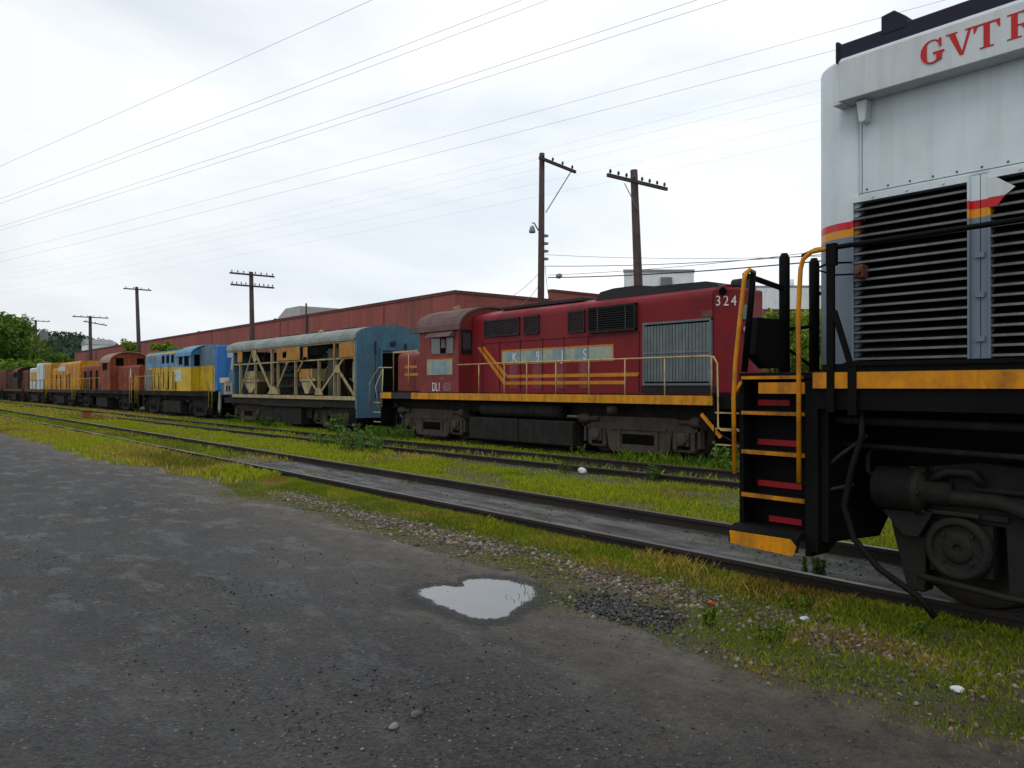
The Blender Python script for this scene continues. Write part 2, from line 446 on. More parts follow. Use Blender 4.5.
EDGE_X = np.array([-70, -50, -35.6, -26.5, -20.5, -17.2, -14.5, -11.9, -10.4, -8.6, -7.2, -5.6, -5.05, -4.2, -3.5, -2.7, -2.2, -1.7, -1.4, 2, 30])
EDGE_Y = np.array([3.2, 3.6, 4.1, 4.5, 4.4, 4.95, 5.0, 4.55, 4.7, 4.55, 4.6, 4.6, 4.42, 4.28, 4.1, 4.05, 4.18, 4.1, 4.2, 4.2, 4.2])
def edge_y(x):
    return np.interp(x, EDGE_X, EDGE_Y) + 0.28 * (fbm(x * 1.3, x * 0 + 3.3, 5, 4) - 0.5) + 0.16 * (fbm(x * 7, x * 0 + 1.3, 9, 3) - 0.5)
def build_asphalt():
    xs = np.concatenate([np.arange(-70, -20, 0.15), np.arange(-20, 2, 0.04), np.arange(2, 30.1, 0.3)])
    e = edge_y(xs)
    offs = [0.0, 0.15, 0.45, 0.9, 1.6]
    rows = [e - o for o in offs] + [np.full_like(xs, -2.0), np.full_like(xs, -70.0)]
    vs = np.concatenate([np.stack([xs, r, np.full_like(xs, 0.006)], 1) for r in rows])
    k = len(xs); F = []
    for j in range(len(rows) - 1):
        i = np.arange(k - 1)
        F.append(np.stack([(j + 1) * k + i, (j + 1) * k + i + 1, j * k + i + 1, j * k + i], 1))
    w = np.concatenate([np.full(k, v) for v in (1, 0.9, 0.62, 0.3, 0.0, 0, 0)])
    o = raw_mesh('asphalt_lot', vs, np.concatenate(F), M_ASPH, np.stack([w] * 3, 1))
    tag(o, kind='structure')
build_asphalt()

def build_puddle():
    m, nt, b, N, L = new_mat('puddle_water')
    b.inputs['Base Color'].default_value = (0.05, 0.05, 0.05, 1); b.inputs['Roughness'].default_value = 0.02
    b.inputs['IOR'].default_value = 2.0; b.inputs['Specular IOR Level'].default_value = 0.5
    tc = N('ShaderNodeTexCoord'); bp = N('ShaderNodeBump'); bp.inputs['Strength'].default_value = 0.03; bp.inputs['Distance'].default_value = 0.01
    L(noise(N, L, tc.outputs['Object'], 5, 3), bp.inputs['Height']); L(bp.outputs[0], b.inputs['Normal'])
    ctl = [(-5.55, 3.54), (-5.66, 3.66), (-5.66, 3.82), (-5.54, 3.91), (-5.53, 3.98), (-5.63, 4.04), (-5.69, 4.14), (-5.6, 4.29), (-5.39, 4.39), (-5.22, 4.42), (-5.02, 4.35), (-4.84, 4.17), (-4.75, 4.0), (-4.72, 3.86), (-4.63, 3.76), (-4.58, 3.64), (-4.64, 3.52), (-4.81, 3.46), (-5.07, 3.48), (-5.31, 3.49)]
    def ring(k, z, seed, grow):
        c = Vector((-5.15, 3.88)); pts = []
        n = len(ctl)
        for i in range(n):
            p0, p1, p2, p3 = [Vector(ctl[(i + q) % n]) for q in (-1, 0, 1, 2)]
            for s in range(8):
                t = s / 8
                p = 0.5 * ((2 * p1) + (p2 - p0) * t + (2 * p0 - 5 * p1 + 4 * p2 - p3) * t * t + (3 * p1 - p0 - 3 * p2 + p3) * t ** 3)
                d = (p - c).normalized()
                f = float(fbm(np.array(p.x * 9), np.array(p.y * 9), seed, 3)) - 0.5
                f2 = float(fbm(np.array(p.x * 34), np.array(p.y * 34), seed + 4, 2)) - 0.5
                p = p + d * (grow + f * 0.06 + f2 * 0.05)
                pts.append((p.x, p.y))
        return pts
    # the water thins out over the grains of the rim
    at = N('ShaderNodeAttribute'); at.attribute_name = 'Col'; tr = N('ShaderNodeBsdfTransparent'); mx = N('ShaderNodeMixShader')
    ad = N('ShaderNodeMath'); ad.operation = 'ADD'; L(at.outputs['Fac'], ad.inputs[0]); L(noise(N, L, tc.outputs['Object'], 16, 8, .75), ad.inputs[1])
    L(rampf(N, L, ad.outputs[0], 0.86, 1.12), mx.inputs[0]); L(tr.outputs[0], mx.inputs[1]); L(b.outputs[0], mx.inputs[2]); L(mx.outputs[0], nt.nodes['Material Output'].inputs[0])
    A, B = ring(0, 0, 3, 0.05), ring(0, 0, 3, -0.07); n = len(A); i = np.arange(n); j = (i + 1) % n
    V = np.array([(x, y, 0.0115) for x, y in A + B] + [(-5.15, 3.88, 0.0115)])
    F = np.concatenate([np.stack([i, j, n + j], 1), np.stack([i, n + j, n + i], 1), np.stack([n + i, n + j, np.full(n, 2 * n)], 1)])
    tag(raw_mesh('puddle', V, F, m, np.repeat(np.array([0.0] * n + [1.0] * n + [1.0])[:, None], 3, 1)), kind='structure')
    wet, nt, b, N, L = new_mat('wet_asphalt')
    tc = N('ShaderNodeTexCoord')
    L(mixc(N, L, noise(N, L, tc.outputs['Object'], 50, 4), (0.008, 0.008, 0.008), (0.03, 0.029, 0.028)), b.inputs['Base Color'])
    b.inputs['Roughness'].default_value = 0.6; b.inputs['Specular IOR Level'].default_value = 0.3
    at = N('ShaderNodeAttribute'); at.attribute_name = 'Col'; tr = N('ShaderNodeBsdfTransparent'); mx = N('ShaderNodeMixShader')
    ad = N('ShaderNodeMath'); ad.operation = 'ADD'; L(at.outputs['Fac'], ad.inputs[0]); L(noise(N, L, tc.outputs['Object'], 14, 6, .7), ad.inputs[1])
    L(rampf(N, L, ad.outputs[0], 0.7, 1.4), mx.inputs[0]); L(tr.outputs[0], mx.inputs[1]); L(b.outputs[0], mx.inputs[2]); L(mx.outputs[0], nt.nodes['Material Output'].inputs[0])
    A, B = ring(0, 0, 3, -0.02), ring(0, 0, 8, 0.26); n = len(A)
    V = np.array([(x, y, 0.0092) for x, y in A] + [(x, y, 0.0082) for x, y in B]); i = np.arange(n); j = (i + 1) % n
    tag(raw_mesh('wet_asphalt', V, np.stack([i, j, n + j, n + i], 1), wet, np.repeat(np.array([1.0] * n + [0.0] * n)[:, None], 3, 1)), kind='structure')
build_puddle()

# track centre lines
T1, T3 = 6.83, 16.1
def T2(x): return 11.45 + 0.00075 * max(0.0, x + 42) ** 2
RT1, RT2, RT3 = 0.16, 0.09, -0.03
GAUGE = 0.76
def rail_mesh(line, ztop):
    """a flat-bottomed rail swept along a list of (x, y)"""
    prof = [(-0.07, -0.155), (0.07, -0.155), (0.07, -0.143), (0.012, -0.125), (0.012, -0.045), (0.036, -0.035), (0.036, -0.004), (0.03, 0), (-0.03, 0), (-0.036, -0.004), (-0.036, -0.035), (-0.012, -0.045), (-0.012, -0.125), (-0.07, -0.143)]
    mb = MB(); n = len(prof)
    for i, (x, y) in enumerate(line):
        a, b = line[max(i - 1, 0)], line[min(i + 1, len(line) - 1)]
        d = Vector((b[0] - a[0], b[1] - a[1])).normalized(); nx, ny = -d.y, d.x
        for u, w in prof: mb.v.append((x + nx * u, y + ny * u, ztop + w))
    for i in range(len(line) - 1):
        for k in range(n):
            k2 = (k + 1) % n
            mb.f.append([i * n + k, i * n + k2, (i + 1) * n + k2, (i + 1) * n + k]); mb.m.append(1 if k in (7,) else 0); mb.sm.append(False)
    return mb
def build_tracks():
    xs = [-260, -200, -150, -120] + [-100 + 2.5 * i for i in range(50)]
    for lab, cf, zt in (('nearest railway track with dark rails sunk in grey mud beside the lot', lambda x: T1, RT1),
                        ('middle railway track, empty, with rails between two strips of grass', T2, RT2),
                        ('farthest railway track, under the row of old coloured locomotives', lambda x: T3, RT3)):
        t = thing('railway_track', lab, 'railway track', (0, 0, 0), 'railway tracks')
        for sgn in (-1, 1):
            rail_mesh([(x, cf(x) + sgn * GAUGE) for x in xs], zt).build('rail', [RAILS, RAILT], t)
        tie = paint('sleeper_wood', (0.045, 0.036, 0.03), 0.9, 0.4, bump=0.4)
        for k in range(22 if zt == RT2 else 0):       # the few sleepers that show through the dirt of the middle track
            x = -30 + k * 1.3 + rng.uniform(-.1, .1)
            MB().box(x - 0.11, x + 0.11, cf(x) - 1.25, cf(x) + 1.25, float(gz(cf(x))) - 0.1, float(gz(cf(x))) + 0.02).build('sleeper', tie, t)
    # beds: uneven sheets of mud and cinders between and beside the rails
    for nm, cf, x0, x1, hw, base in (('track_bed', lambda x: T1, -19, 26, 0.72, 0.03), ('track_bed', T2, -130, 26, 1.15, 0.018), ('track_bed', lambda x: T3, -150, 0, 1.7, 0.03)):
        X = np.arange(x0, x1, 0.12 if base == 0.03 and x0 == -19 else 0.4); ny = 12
        V = []
        for j in range(ny + 1):
            v = -hw + 2 * hw * j / ny
            yc = np.array([cf(x) for x in X])
            w = v * (1 + 0.1 * (fbm(X * 0.9, X * 0 + j * 0 + 5, 4) - 0.5)) if j in (0, ny) and x0 != -19 else np.full_like(X, v)
            y = yc + w
            z = gz(y) + base + 0.03 * (fbm(X * 1.2, y * 2.5, 21) - 0.5)
            if j in (0, ny): z = gz(y) - 0.01 if x0 != -19 else z
            V.append(np.stack([X, y, z], 1))
        V = np.concatenate(V); k = len(X); i = np.arange(k - 1)
        F = np.concatenate([np.stack([j * k + i, j * k + i + 1, (j + 1) * k + i + 1, (j + 1) * k + i], 1) for j in range(ny)])
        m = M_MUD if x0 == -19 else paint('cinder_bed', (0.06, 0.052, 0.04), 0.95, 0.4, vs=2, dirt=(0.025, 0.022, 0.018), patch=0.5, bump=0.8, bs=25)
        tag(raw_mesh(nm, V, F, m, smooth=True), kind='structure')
build_tracks()

# ---------------------------------------------------------------- grass, stones
def blades(name, parts):
    """parts: list of (x, y, z, height, width, colour arrays); one leaning blade each"""
    x, y, z, h, w = [np.concatenate([p[i] for p in parts]) for i in range(5)]
    c = np.concatenate([p[5] for p in parts])
    n = len(x); a = nr.uniform(0, 2 * math.pi, n); l = nr.uniform(0.1, 0.75, n) * h; la = nr.uniform(0, 2 * math.pi, n)
    dx, dy = np.cos(a) * w / 2, np.sin(a) * w / 2
    mx, my = np.cos(la) * l, np.sin(la) * l
    v = np.empty((n, 4, 3))
    v[:, 0] = np.stack([x - dx, y - dy, z], 1); v[:, 1] = np.stack([x + dx, y + dy, z], 1)
    v[:, 2] = np.stack([x + dx * .7 + mx * .4, y + dy * .7 + my * .4, z + h * .62], 1)
    v[:, 3] = np.stack([x + mx, y + my, z + h], 1)
    f = np.empty((n, 2, 3), np.int32); o = np.arange(n) * 4
    f[:, 0] = np.stack([o, o + 1, o + 2], 1); f[:, 1] = np.stack([o, o + 2, o + 3], 1)
    cols = np.repeat(c[:, None, :], 4, 1)
    return tag(raw_mesh(name, v.reshape(-1, 3), f.reshape(-1, 3), M_GRASS, cols.reshape(-1, 3)), kind='stuff')
GREEN = np.array([0.170, 0.255, 0.009]); LIME = np.array([0.305, 0.355, 0.012]); TAN = np.array([0.40, 0.30, 0.06]); OLIVE = np.array([0.16, 0.17, 0.016]); DEEP = np.array([0.04, 0.13, 0.014]); ORNG = np.array([0.30, 0.15, 0.03])
def scatter(x0, x1, y0, y1, n, dens, h, w, pal, seed, cs=0.6):
    """random points kept by a density function of (x, y); palette: list of (colour, noise threshold)"""
    x, y = nr.uniform(x0, x1, n), nr.uniform(y0, y1, n)
    k = nr.random(n) < dens(x, y)
    x, y = x[k], y[k]; n = len(x)
    t = np.clip(fbm(x * cs, y * cs * 1.6, seed, 4) * 1.7 - 0.35 + nr.normal(0, 0.13, n), 0, 0.999) * (len(pal) - 1)
    i = np.minimum(t.astype(int), len(pal) - 2); f = (t - i)[:, None]
    P = np.array(pal)
    c = (P[i] * (1 - f) + P[i + 1] * f) * nr.uniform(0.65, 1.3, n)[:, None]
    hh = nr.uniform(h[0], h[1], n) * (0.6 + 0.8 * fbm(x * 0.9, y * 0.9, seed + 40, 2))
    return (x, y, gz(y), hh, np.full(n, w) * nr.uniform(0.6, 1.4, n), c)
def sm(v, a, b): return np.clip((v - a) / (b - a), 0, 1)
def build_grass():
    P = []
    def near(x, y):      # the ragged verge between the lot and the first rail
        e = edge_y(x)
        strip = sm(y, 5.25, 5.55)
        patch = sm(fbm(x * 1.5, y * 2.2, 31, 4), 0.43, 0.62)
        right = sm(x, -4.6, -3.0) * sm(y - e + 0.35 * (fbm(x * 2.6, y * 2.6, 12, 3) - 0.5), -0.22, 0.5)
        left = sm(-x, 11.5, 14) * sm(y - e + 0.9 * (fbm(x * 1.1, y * 1.1, 13, 3) - 0.5), -0.35, 0.5)
        d = np.maximum(np.maximum(strip, 0.85 * right * (0.34 + 0.66 * patch)), left * 0.9)
        d = np.maximum(d, 0.22 * patch * sm(y - e, 0.0, 0.3))
        d = np.maximum(d, 0.8 * patch * np.exp(-((x + 4.75) / 0.4) ** 2 - ((y - 4.35) / 0.35) ** 2))
        return d * (0.45 + 0.55 * sm(fbm(x * 3, y * 3, 77, 3), 0.3, 0.6))
    P.append(scatter(-14, 0.5, 4.0, 5.98, 230000, near, (0.008, 0.05), 0.0045, [GREEN * .8, OLIVE, GREEN, LIME * .85, TAN, ORNG], 1, 1.1))
    P.append(scatter(-13, 0.5, 4.0, 5.98, 110000, near, (0.006, 0.022), 0.013, [DEEP, GREEN * .8, OLIVE, GREEN, OLIVE], 15, 1.4))
    P.append(scatter(-16, -0.5, 5.84, 5.985, 30000, lambda x, y: 0.35 + 0.65 * sm(fbm(x * 1.3, y, 88), .35, .6), (0.015, 0.06), 0.0045, [TAN, OLIVE, LIME, GREEN, OLIVE], 16, 0.9))
    P.append(scatter(-13, 0, 3.3, 4.8, 9000, lambda x, y: sm(fbm(x * 2.2, y * 2.2, 58, 4), 0.56, 0.7) * sm(y - edge_y(x), -0.7, 0.0), (0.006, 0.03), 0.006, [OLIVE, TAN, GREEN], 17, 1.2))
    P.append(scatter(-10, -2, 5.5, 5.98, 16000, lambda x, y: sm(fbm(x * 1.2, y, 8), 0.47, 0.66), (0.02, 0.10), 0.0035, [TAN, TAN, OLIVE, LIME], 2, 1.2))
    P.append(scatter(-40, -14, 4.0, 5.98, 60000, near, (0.04, 0.14), 0.03, [LIME, LIME, TAN, OLIVE], 3, 0.35))
    P.append(scatter(-130, -40, 3.4, 6.0, 40000, lambda x, y: sm(y, 3.6, 4.2), (0.05, 0.16), 0.09, [TAN, LIME, TAN, OLIVE], 4, 0.15))
    # between the rails of the near track
    P.append(scatter(-60, -17, 6.1, 7.55, 26000, lambda x, y: 0.35 + 0.65 * sm(fbm(x * .5, y * .9, 18), 0.4, 0.6), (0.04, 0.13), 0.035, [LIME, GREEN, OLIVE, TAN], 5, 0.4))
    P.append(scatter(-130, -60, 6.1, 7.55, 9000, lambda x, y: 0.8, (0.05, 0.12), 0.09, [LIME, OLIVE, TAN], 6, 0.2))
    P.append(scatter(-19, -2.5, 6.12, 7.5, 16000, lambda x, y: sm(fbm(x * 1.1, y * 2.2, 19, 4), 0.54, 0.68) * 0.8 + 0.5 * sm(-np.abs(y - 6.12), -.12, 0), (0.02, 0.07), 0.01, [OLIVE, GREEN, LIME], 7))
    # the wide strip between near and middle track
    def mid(x, y):
        r3 = 11.45 + 0.00075 * np.maximum(0, x + 42) ** 2 - 0.85
        return sm(y, 7.68, 7.9) * sm(-y + r3, -0.1, 0.25) * (0.10 + 0.90 * sm(fbm(x * .9, y * 1.5, 23, 4), 0.38, 0.57))
    P.append(scatter(-16, 6, 7.65, 11.8, 130000, mid, (0.012, 0.08), 0.011, [GREEN, LIME, LIME, LIME, OLIVE, TAN], 8, 0.5))
    P.append(scatter(-45, -16, 7.65, 11.2, 90000, mid, (0.02, 0.10), 0.024, [GREEN, LIME, LIME, LIME, TAN], 9, 0.3))
    P.append(scatter(-140, -45, 7.65, 11, 42000, mid, (0.05, 0.18), 0.09, [LIME, TAN, LIME, OLIVE, TAN], 10, 0.12))
    P.append(scatter(-18, 4, 7.65, 11.8, 60000, lambda x, y: 0.7 * mid(x, y) + 0.3 * (y > 7.75) * (y < 10.4), (0.008, 0.028), 0.026, [GREEN, LIME, OLIVE, GREEN, LIME], 18, 0.8))
    # inside and beyond the middle track
    def far(x, y):
        c = 11.45 + 0.00075 * np.maximum(0, x + 42) ** 2
        inside = np.abs(y - c) < 0.72
        beyond = sm(y - c, 0.8, 1.0)
        return np.where(inside, 0.16 + 0.5 * sm(fbm(x * .5, y, 51), .5, .7), beyond)
    P.append(scatter(-45, 4, 10.8, 15.2, 90000, far, (0.04, 0.16), 0.028, [LIME, LIME, GREEN, OLIVE], 11, 0.3))
    P.append(scatter(-140, -45, 10.8, 15.0, 34000, far, (0.05, 0.16), 0.09, [OLIVE, LIME, TAN, TAN], 12, 0.12))
    P.append(scatter(-60, 4, 14.2, 15.4, 14000, lambda x, y: sm(fbm(x * .4, y * .4, 61), 0.5, 0.62), (0.12, 0.4), 0.03, [DEEP, GREEN, DEEP], 13, 0.4))
    # waste ground behind the trains
    P.append(scatter(-60, 20, 18, 32, 24000, lambda x, y: 0.9, (0.1, 0.5), 0.08, [GREEN, DEEP, OLIVE], 14, 0.3))
    blades('grass', P)
build_grass()

def stones(name, x, y, z, s, c, flat=0.6):
    """irregular eight-faced stones as one mesh"""
    n = len(x)
    base = np.array([[1, 0, 0], [0, 1, 0], [-1, 0, 0], [0, -1, 0], [0, 0, 1], [0, 0, -.6]], float)
    tri = np.array([[0, 1, 4], [1, 2, 4], [2, 3, 4], [3, 0, 4], [1, 0, 5], [2, 1, 5], [3, 2, 5], [0, 3, 5]])
    v = base[None] * nr.uniform(0.55, 1.25, (n, 6, 1)) * s[:, None, None]
    v[:, :, 2] *= flat
    v += nr.normal(0, 0.12, v.shape) * s[:, None, None]
    a = nr.uniform(0, 6.28, n); ca, sa = np.cos(a)[:, None], np.sin(a)[:, None]
    vx, vy = v[:, :, 0] * ca - v[:, :, 1] * sa, v[:, :, 0] * sa + v[:, :, 1] * ca
    v[:, :, 0], v[:, :, 1] = vx + x[:, None], vy + y[:, None]
    v[:, :, 2] += (z + s * 0.2 * flat)[:, None]
    f = (tri[None] + (np.arange(n) * 6)[:, None, None]).reshape(-1, 3)
    return raw_mesh(name, v.reshape(-1, 3), f, M_STONE, np.repeat(c[:, None, :], 6, 1).reshape(-1, 3))
def build_gravel():
    X, Y, Z, S, C = [], [], [], [], []
    def go(x0, x1, y0, y1, n, dens, s0, s1, pal, z=0.0):
        x, y = nr.uniform(x0, x1, n), nr.uniform(y0, y1, n)
        k = nr.random(n) < dens(x, y); x, y = x[k], y[k]; m = len(x)
        X.append(x); Y.append(y); Z.append(z + gz(y)); S.append(s0 + (s1 - s0) * nr.random(m) ** 2.5)
        p = np.array(pal)[nr.integers(0, len(pal), m)]; C.append(p * nr.uniform(0.5, 1.2, m)[:, None])
    PAL = [(0.24, 0.19, 0.14), (0.17, 0.15, 0.13), (0.30, 0.26, 0.21), (0.12, 0.09, 0.075), (0.20, 0.13, 0.09), (0.09, 0.085, 0.085)]
    DARK = [(0.05, 0.05, 0.055), (0.08, 0.08, 0.085), (0.03, 0.03, 0.035), (0.12, 0.115, 0.115)]
    go(-12.5, -1.5, 4.3, 5.6, 26000, lambda x, y: np.exp(-((y - (5.18 - 0.012 * (x + 8))) / 0.24) ** 2) * (0.3 + 0.7 * sm(fbm(x * 1.2, y * 2, 44), .3, .6)), 0.008, 0.042, PAL)
    go(-9, 0, 4.0, 5.6, 6000, lambda x, y: 0.5 * sm(y - edge_y(x), -0.15, 0.1), 0.006, 0.035, PAL)
    go(-4.8, -3.6, 4.15, 4.8, 5000, lambda x, y: np.exp(-((x + 4.2) / 0.42) ** 2 - ((y - 4.5) / 0.2) ** 2), 0.008, 0.03, DARK, 0.006)
    go(-13, 1, 1.2, 4.8, 16000, lambda x, y: 0.12 + 0.88 * sm(fbm(x * .8, y * .8, 91, 3), 0.5, 0.72), 0.002, 0.012, [(0.13, 0.125, 0.12), (0.07, 0.068, 0.065), (0.03, 0.03, 0.03), (0.045, 0.045, 0.045), (0.22, 0.2, 0.18)], 0.006)
    go(-4.4, -2.9, 1.5, 2.3, 900, lambda x, y: np.exp(-((x + 3.7) / .35) ** 2 - ((y - 1.72) / .22) ** 2), 0.004, 0.016, [(0.10, 0.10, 0.105), (0.05, 0.05, 0.05), (0.22, 0.2, 0.18)], 0.006)
    for cx, cy, rx, ry, q in ((-4.0, 2.2, .5, .25, 1500), (-6.6, 2.4, .6, .3, 1200), (-5.6, 1.9, .5, .2, 900), (-3.2, 2.5, .5, .3, 900), (-7.8, 3.3, .7, .25, 900)):
        go(cx - 1.2, cx + 1.2, cy - .7, cy + .7, q, lambda x, y: np.exp(-((x - cx) / rx) ** 2 - ((y - cy) / ry) ** 2), 0.003, 0.015, [(0.02, 0.02, 0.022), (0.035, 0.035, 0.038), (0.012, 0.012, 0.013), (0.10, 0.10, 0.10)], 0.005)
    go(-18, -1, 6.15, 7.5, 2200, lambda x, y: 0.15 + 0.85 * sm(fbm(x, y * 2, 66), .5, .7), 0.006, 0.025, [(0.16, 0.155, 0.15), (0.08, 0.08, 0.08)], 0.035)
    tag(stones('gravel', *[np.concatenate(a) for a in (X, Y, Z, S, C)]), kind='stuff')
build_gravel()

# ---------------------------------------------------------------- running gear shared by the locomotives
def wheelset(x, parent, r=0.51):
    mb = MB()
    for sg in (-1, 1):
        y = sg * 0.72
        mb.lathe([(0.0, y + sg * .07), (0.12, y + sg * .07), (0.13, y + sg * .05), (0.36, y + sg * .03), (0.40, y + sg * .065), (r - .01, y + sg * .065), (r, y + sg * .05), (r, y - sg * .05), (r + .028, y - sg * .055), (r + .028, y - sg * .075), (0.1, y - sg * .075)], (x, 0, r), 'y', 28)
    mb.cyl((x, -1.0, r), (x, 1.0, r), 0.075, 12)
    return mb.build('wheelset', WHEELM, parent)
def type_b_truck(parent, xc, wb=2.84, mat=None):
    """two-axle truck: cast frames with a dropped spring pocket, journal boxes, brake cylinders"""
    mat = mat or TRUCKM; a = wb / 2; mb = MB()
    for sg in (-1, 1):
        y0, y1 = (sg * 1.10, sg * 0.94)
        mb.prism([(-a - .55, .72), (-a - .55, .88), (-a + .3, .98), (a - .3, .98), (a + .55, .88), (a + .55, .72), (a + .3, .66), (a - .34, .66), (a - .42, .2), (a - .55, .08), (-a + .55, .08), (-a + .42, .2), (-a + .34, .66), (-a - .3, .66)][::1], 'y', y0, y1)
        for p in (-1, 1):        # pedestal jaws beside each journal
            for q in (-.26, .26): mb.box(p * a + q - .06, p * a + q + .06, min(y0, y1) + .0, max(y0, y1) - .0, .24, .668)
            mb.box(p * a - .3, p * a + .3, min(y0, y1) + .03, max(y0, y1) - .03, .19, .243)
        # raised ribs on the spring pocket and the dark slot between
        yo = y0 + sg * .035
        mb.box(-a + .58, a - .58, min(y0, yo), max(y0, yo), .10, .18)
        mb.box(-a + .50, a - .50, min(y0, yo), max(y0, yo), .66, .74)
        for q in (-.62, .62): mb.box(q - .05, q + .05, min(y0, yo), max(y0, yo), .184, .656)
    mb.box(-.3, .3, -.93, .93, .35, .85)
    t = mb.build('truck', mat, parent, loc=(xc, 0, 0))
    for p in (-1, 1): wheelset(p * a, t)
    for sg in (-1, 1): MB().box(-.52, .52, min(sg * 1.102, sg * 1.11), max(sg * 1.102, sg * 1.11), .3, .55).build('spring_pocket', VOID, t)
    for p in (-1, 1):
        for sg in (-1, 1):
            j = MB(); j.box(p * a - .19, p * a + .19, min(sg * .98, sg * 1.16), max(sg * .98, sg * 1.16), .33, .656)
            j.lathe([(.16, sg * 1.16), (.16, sg * 1.2), (.10, sg * 1.22), (.03, sg * 1.225)], (p * a, 0, .5), 'y', 18)
            j.build('journal_box', mat, t, bev=.02)
            c = MB(); c.tube([(p * a - p * .1, sg * 1.12, .9), (p * (a + .22), sg * 1.12, .9), (p * (a + .3), sg * 1.12, .9), (p * (a + .56), sg * 1.12, .9)], [.06, .06, .135, .135], 16)
            c.bar((p * (a + .45), sg * 1.02, .86), (p * (a + .45), sg * 1.02, .3), .07, .16)
            c.build('brake_cylinder', mat, t)
    return t

# ---------------------------------------------------------------- the white locomotive at the right
def serif_letters():
    """G V T R built from strokes with bracketed serifs, each (polygon, x offset)"""
    def G():
        P = []
        n = 22
        for i in range(n):
            a0, a1 = R(52 + 262 * i / n), R(52 + 262 * (i + 1) / n)
            def th(a): return 0.055 + 0.16 * abs(math.cos(a)) ** 1.4 * (1 if math.cos(a) < 0 else .75)
            def o(a): return (.42 + .40 * math.cos(a), .5 + .5 * math.sin(a))
            def q(a): return (.42 + (.40 - th(a)) * math.cos(a), .5 + (.5 - .055) * math.sin(a))
            P.append([o(a0), o(a1), q(a1), q(a0)])
        P.append([(.58, .06), (.76, .1), (.76, .42), (.58, .42)]); P.append([(.46, .40), (.84, .40), (.84, .45), (.46, .45)])
        P.append([(.66, .70), (.74, .62), (.74, .98), (.69, .98), (.64, .88)])
        return P
    def V(): return [[(.08, .96), (.30, .96), (.58, .0), (.46, .0)], [(.50, .0), (.58, .0), (.84, .96), (.74, .96)], [(.0, .95), (.38, .95), (.38, 1), (.0, 1)], [(.64, .95), (.94, .95), (.94, 1), (.64, 1)]]
    def T(): return [[(.34, .04), (.54, .04), (.54, .96), (.34, .96)], [(.02, .93), (.86, .93), (.86, 1), (.02, 1)], [(.02, .70), (.06, .70), (.16, .94), (.02, .94)], [(.82, .70), (.86, .70), (.86, .94), (.72, .94)], [(.22, 0), (.66, 0), (.66, .05), (.22, .05)]]
    def Rr():
        P = [[(.12, .04), (.32, .04), (.32, .96), (.12, .96)], [(0, 0), (.44, 0), (.44, .05), (0, .05)], [(0, .95), (.5, .95), (.5, 1), (0, 1)], [(.3, .47), (.5, .47), (.5, .52), (.3, .52)], [(.40, .49), (.60, .49), (.88, .05), (.72, 0)], [(.70, 0), (.98, 0), (.98, .05), (.70, .05)]]
        for i in range(12):
            a0, a1 = R(-90 + 180 * i / 12), R(-90 + 180 * (i + 1) / 12)
            o = lambda a: (.48 + .33 * math.cos(a), .735 + .265 * math.sin(a)); q = lambda a: (.48 + .15 * math.cos(a), .735 + .215 * math.sin(a))
            P.append([o(a0), o(a1), q(a1), q(a0)])
        return P
    return [G(), V(), T(), Rr()]

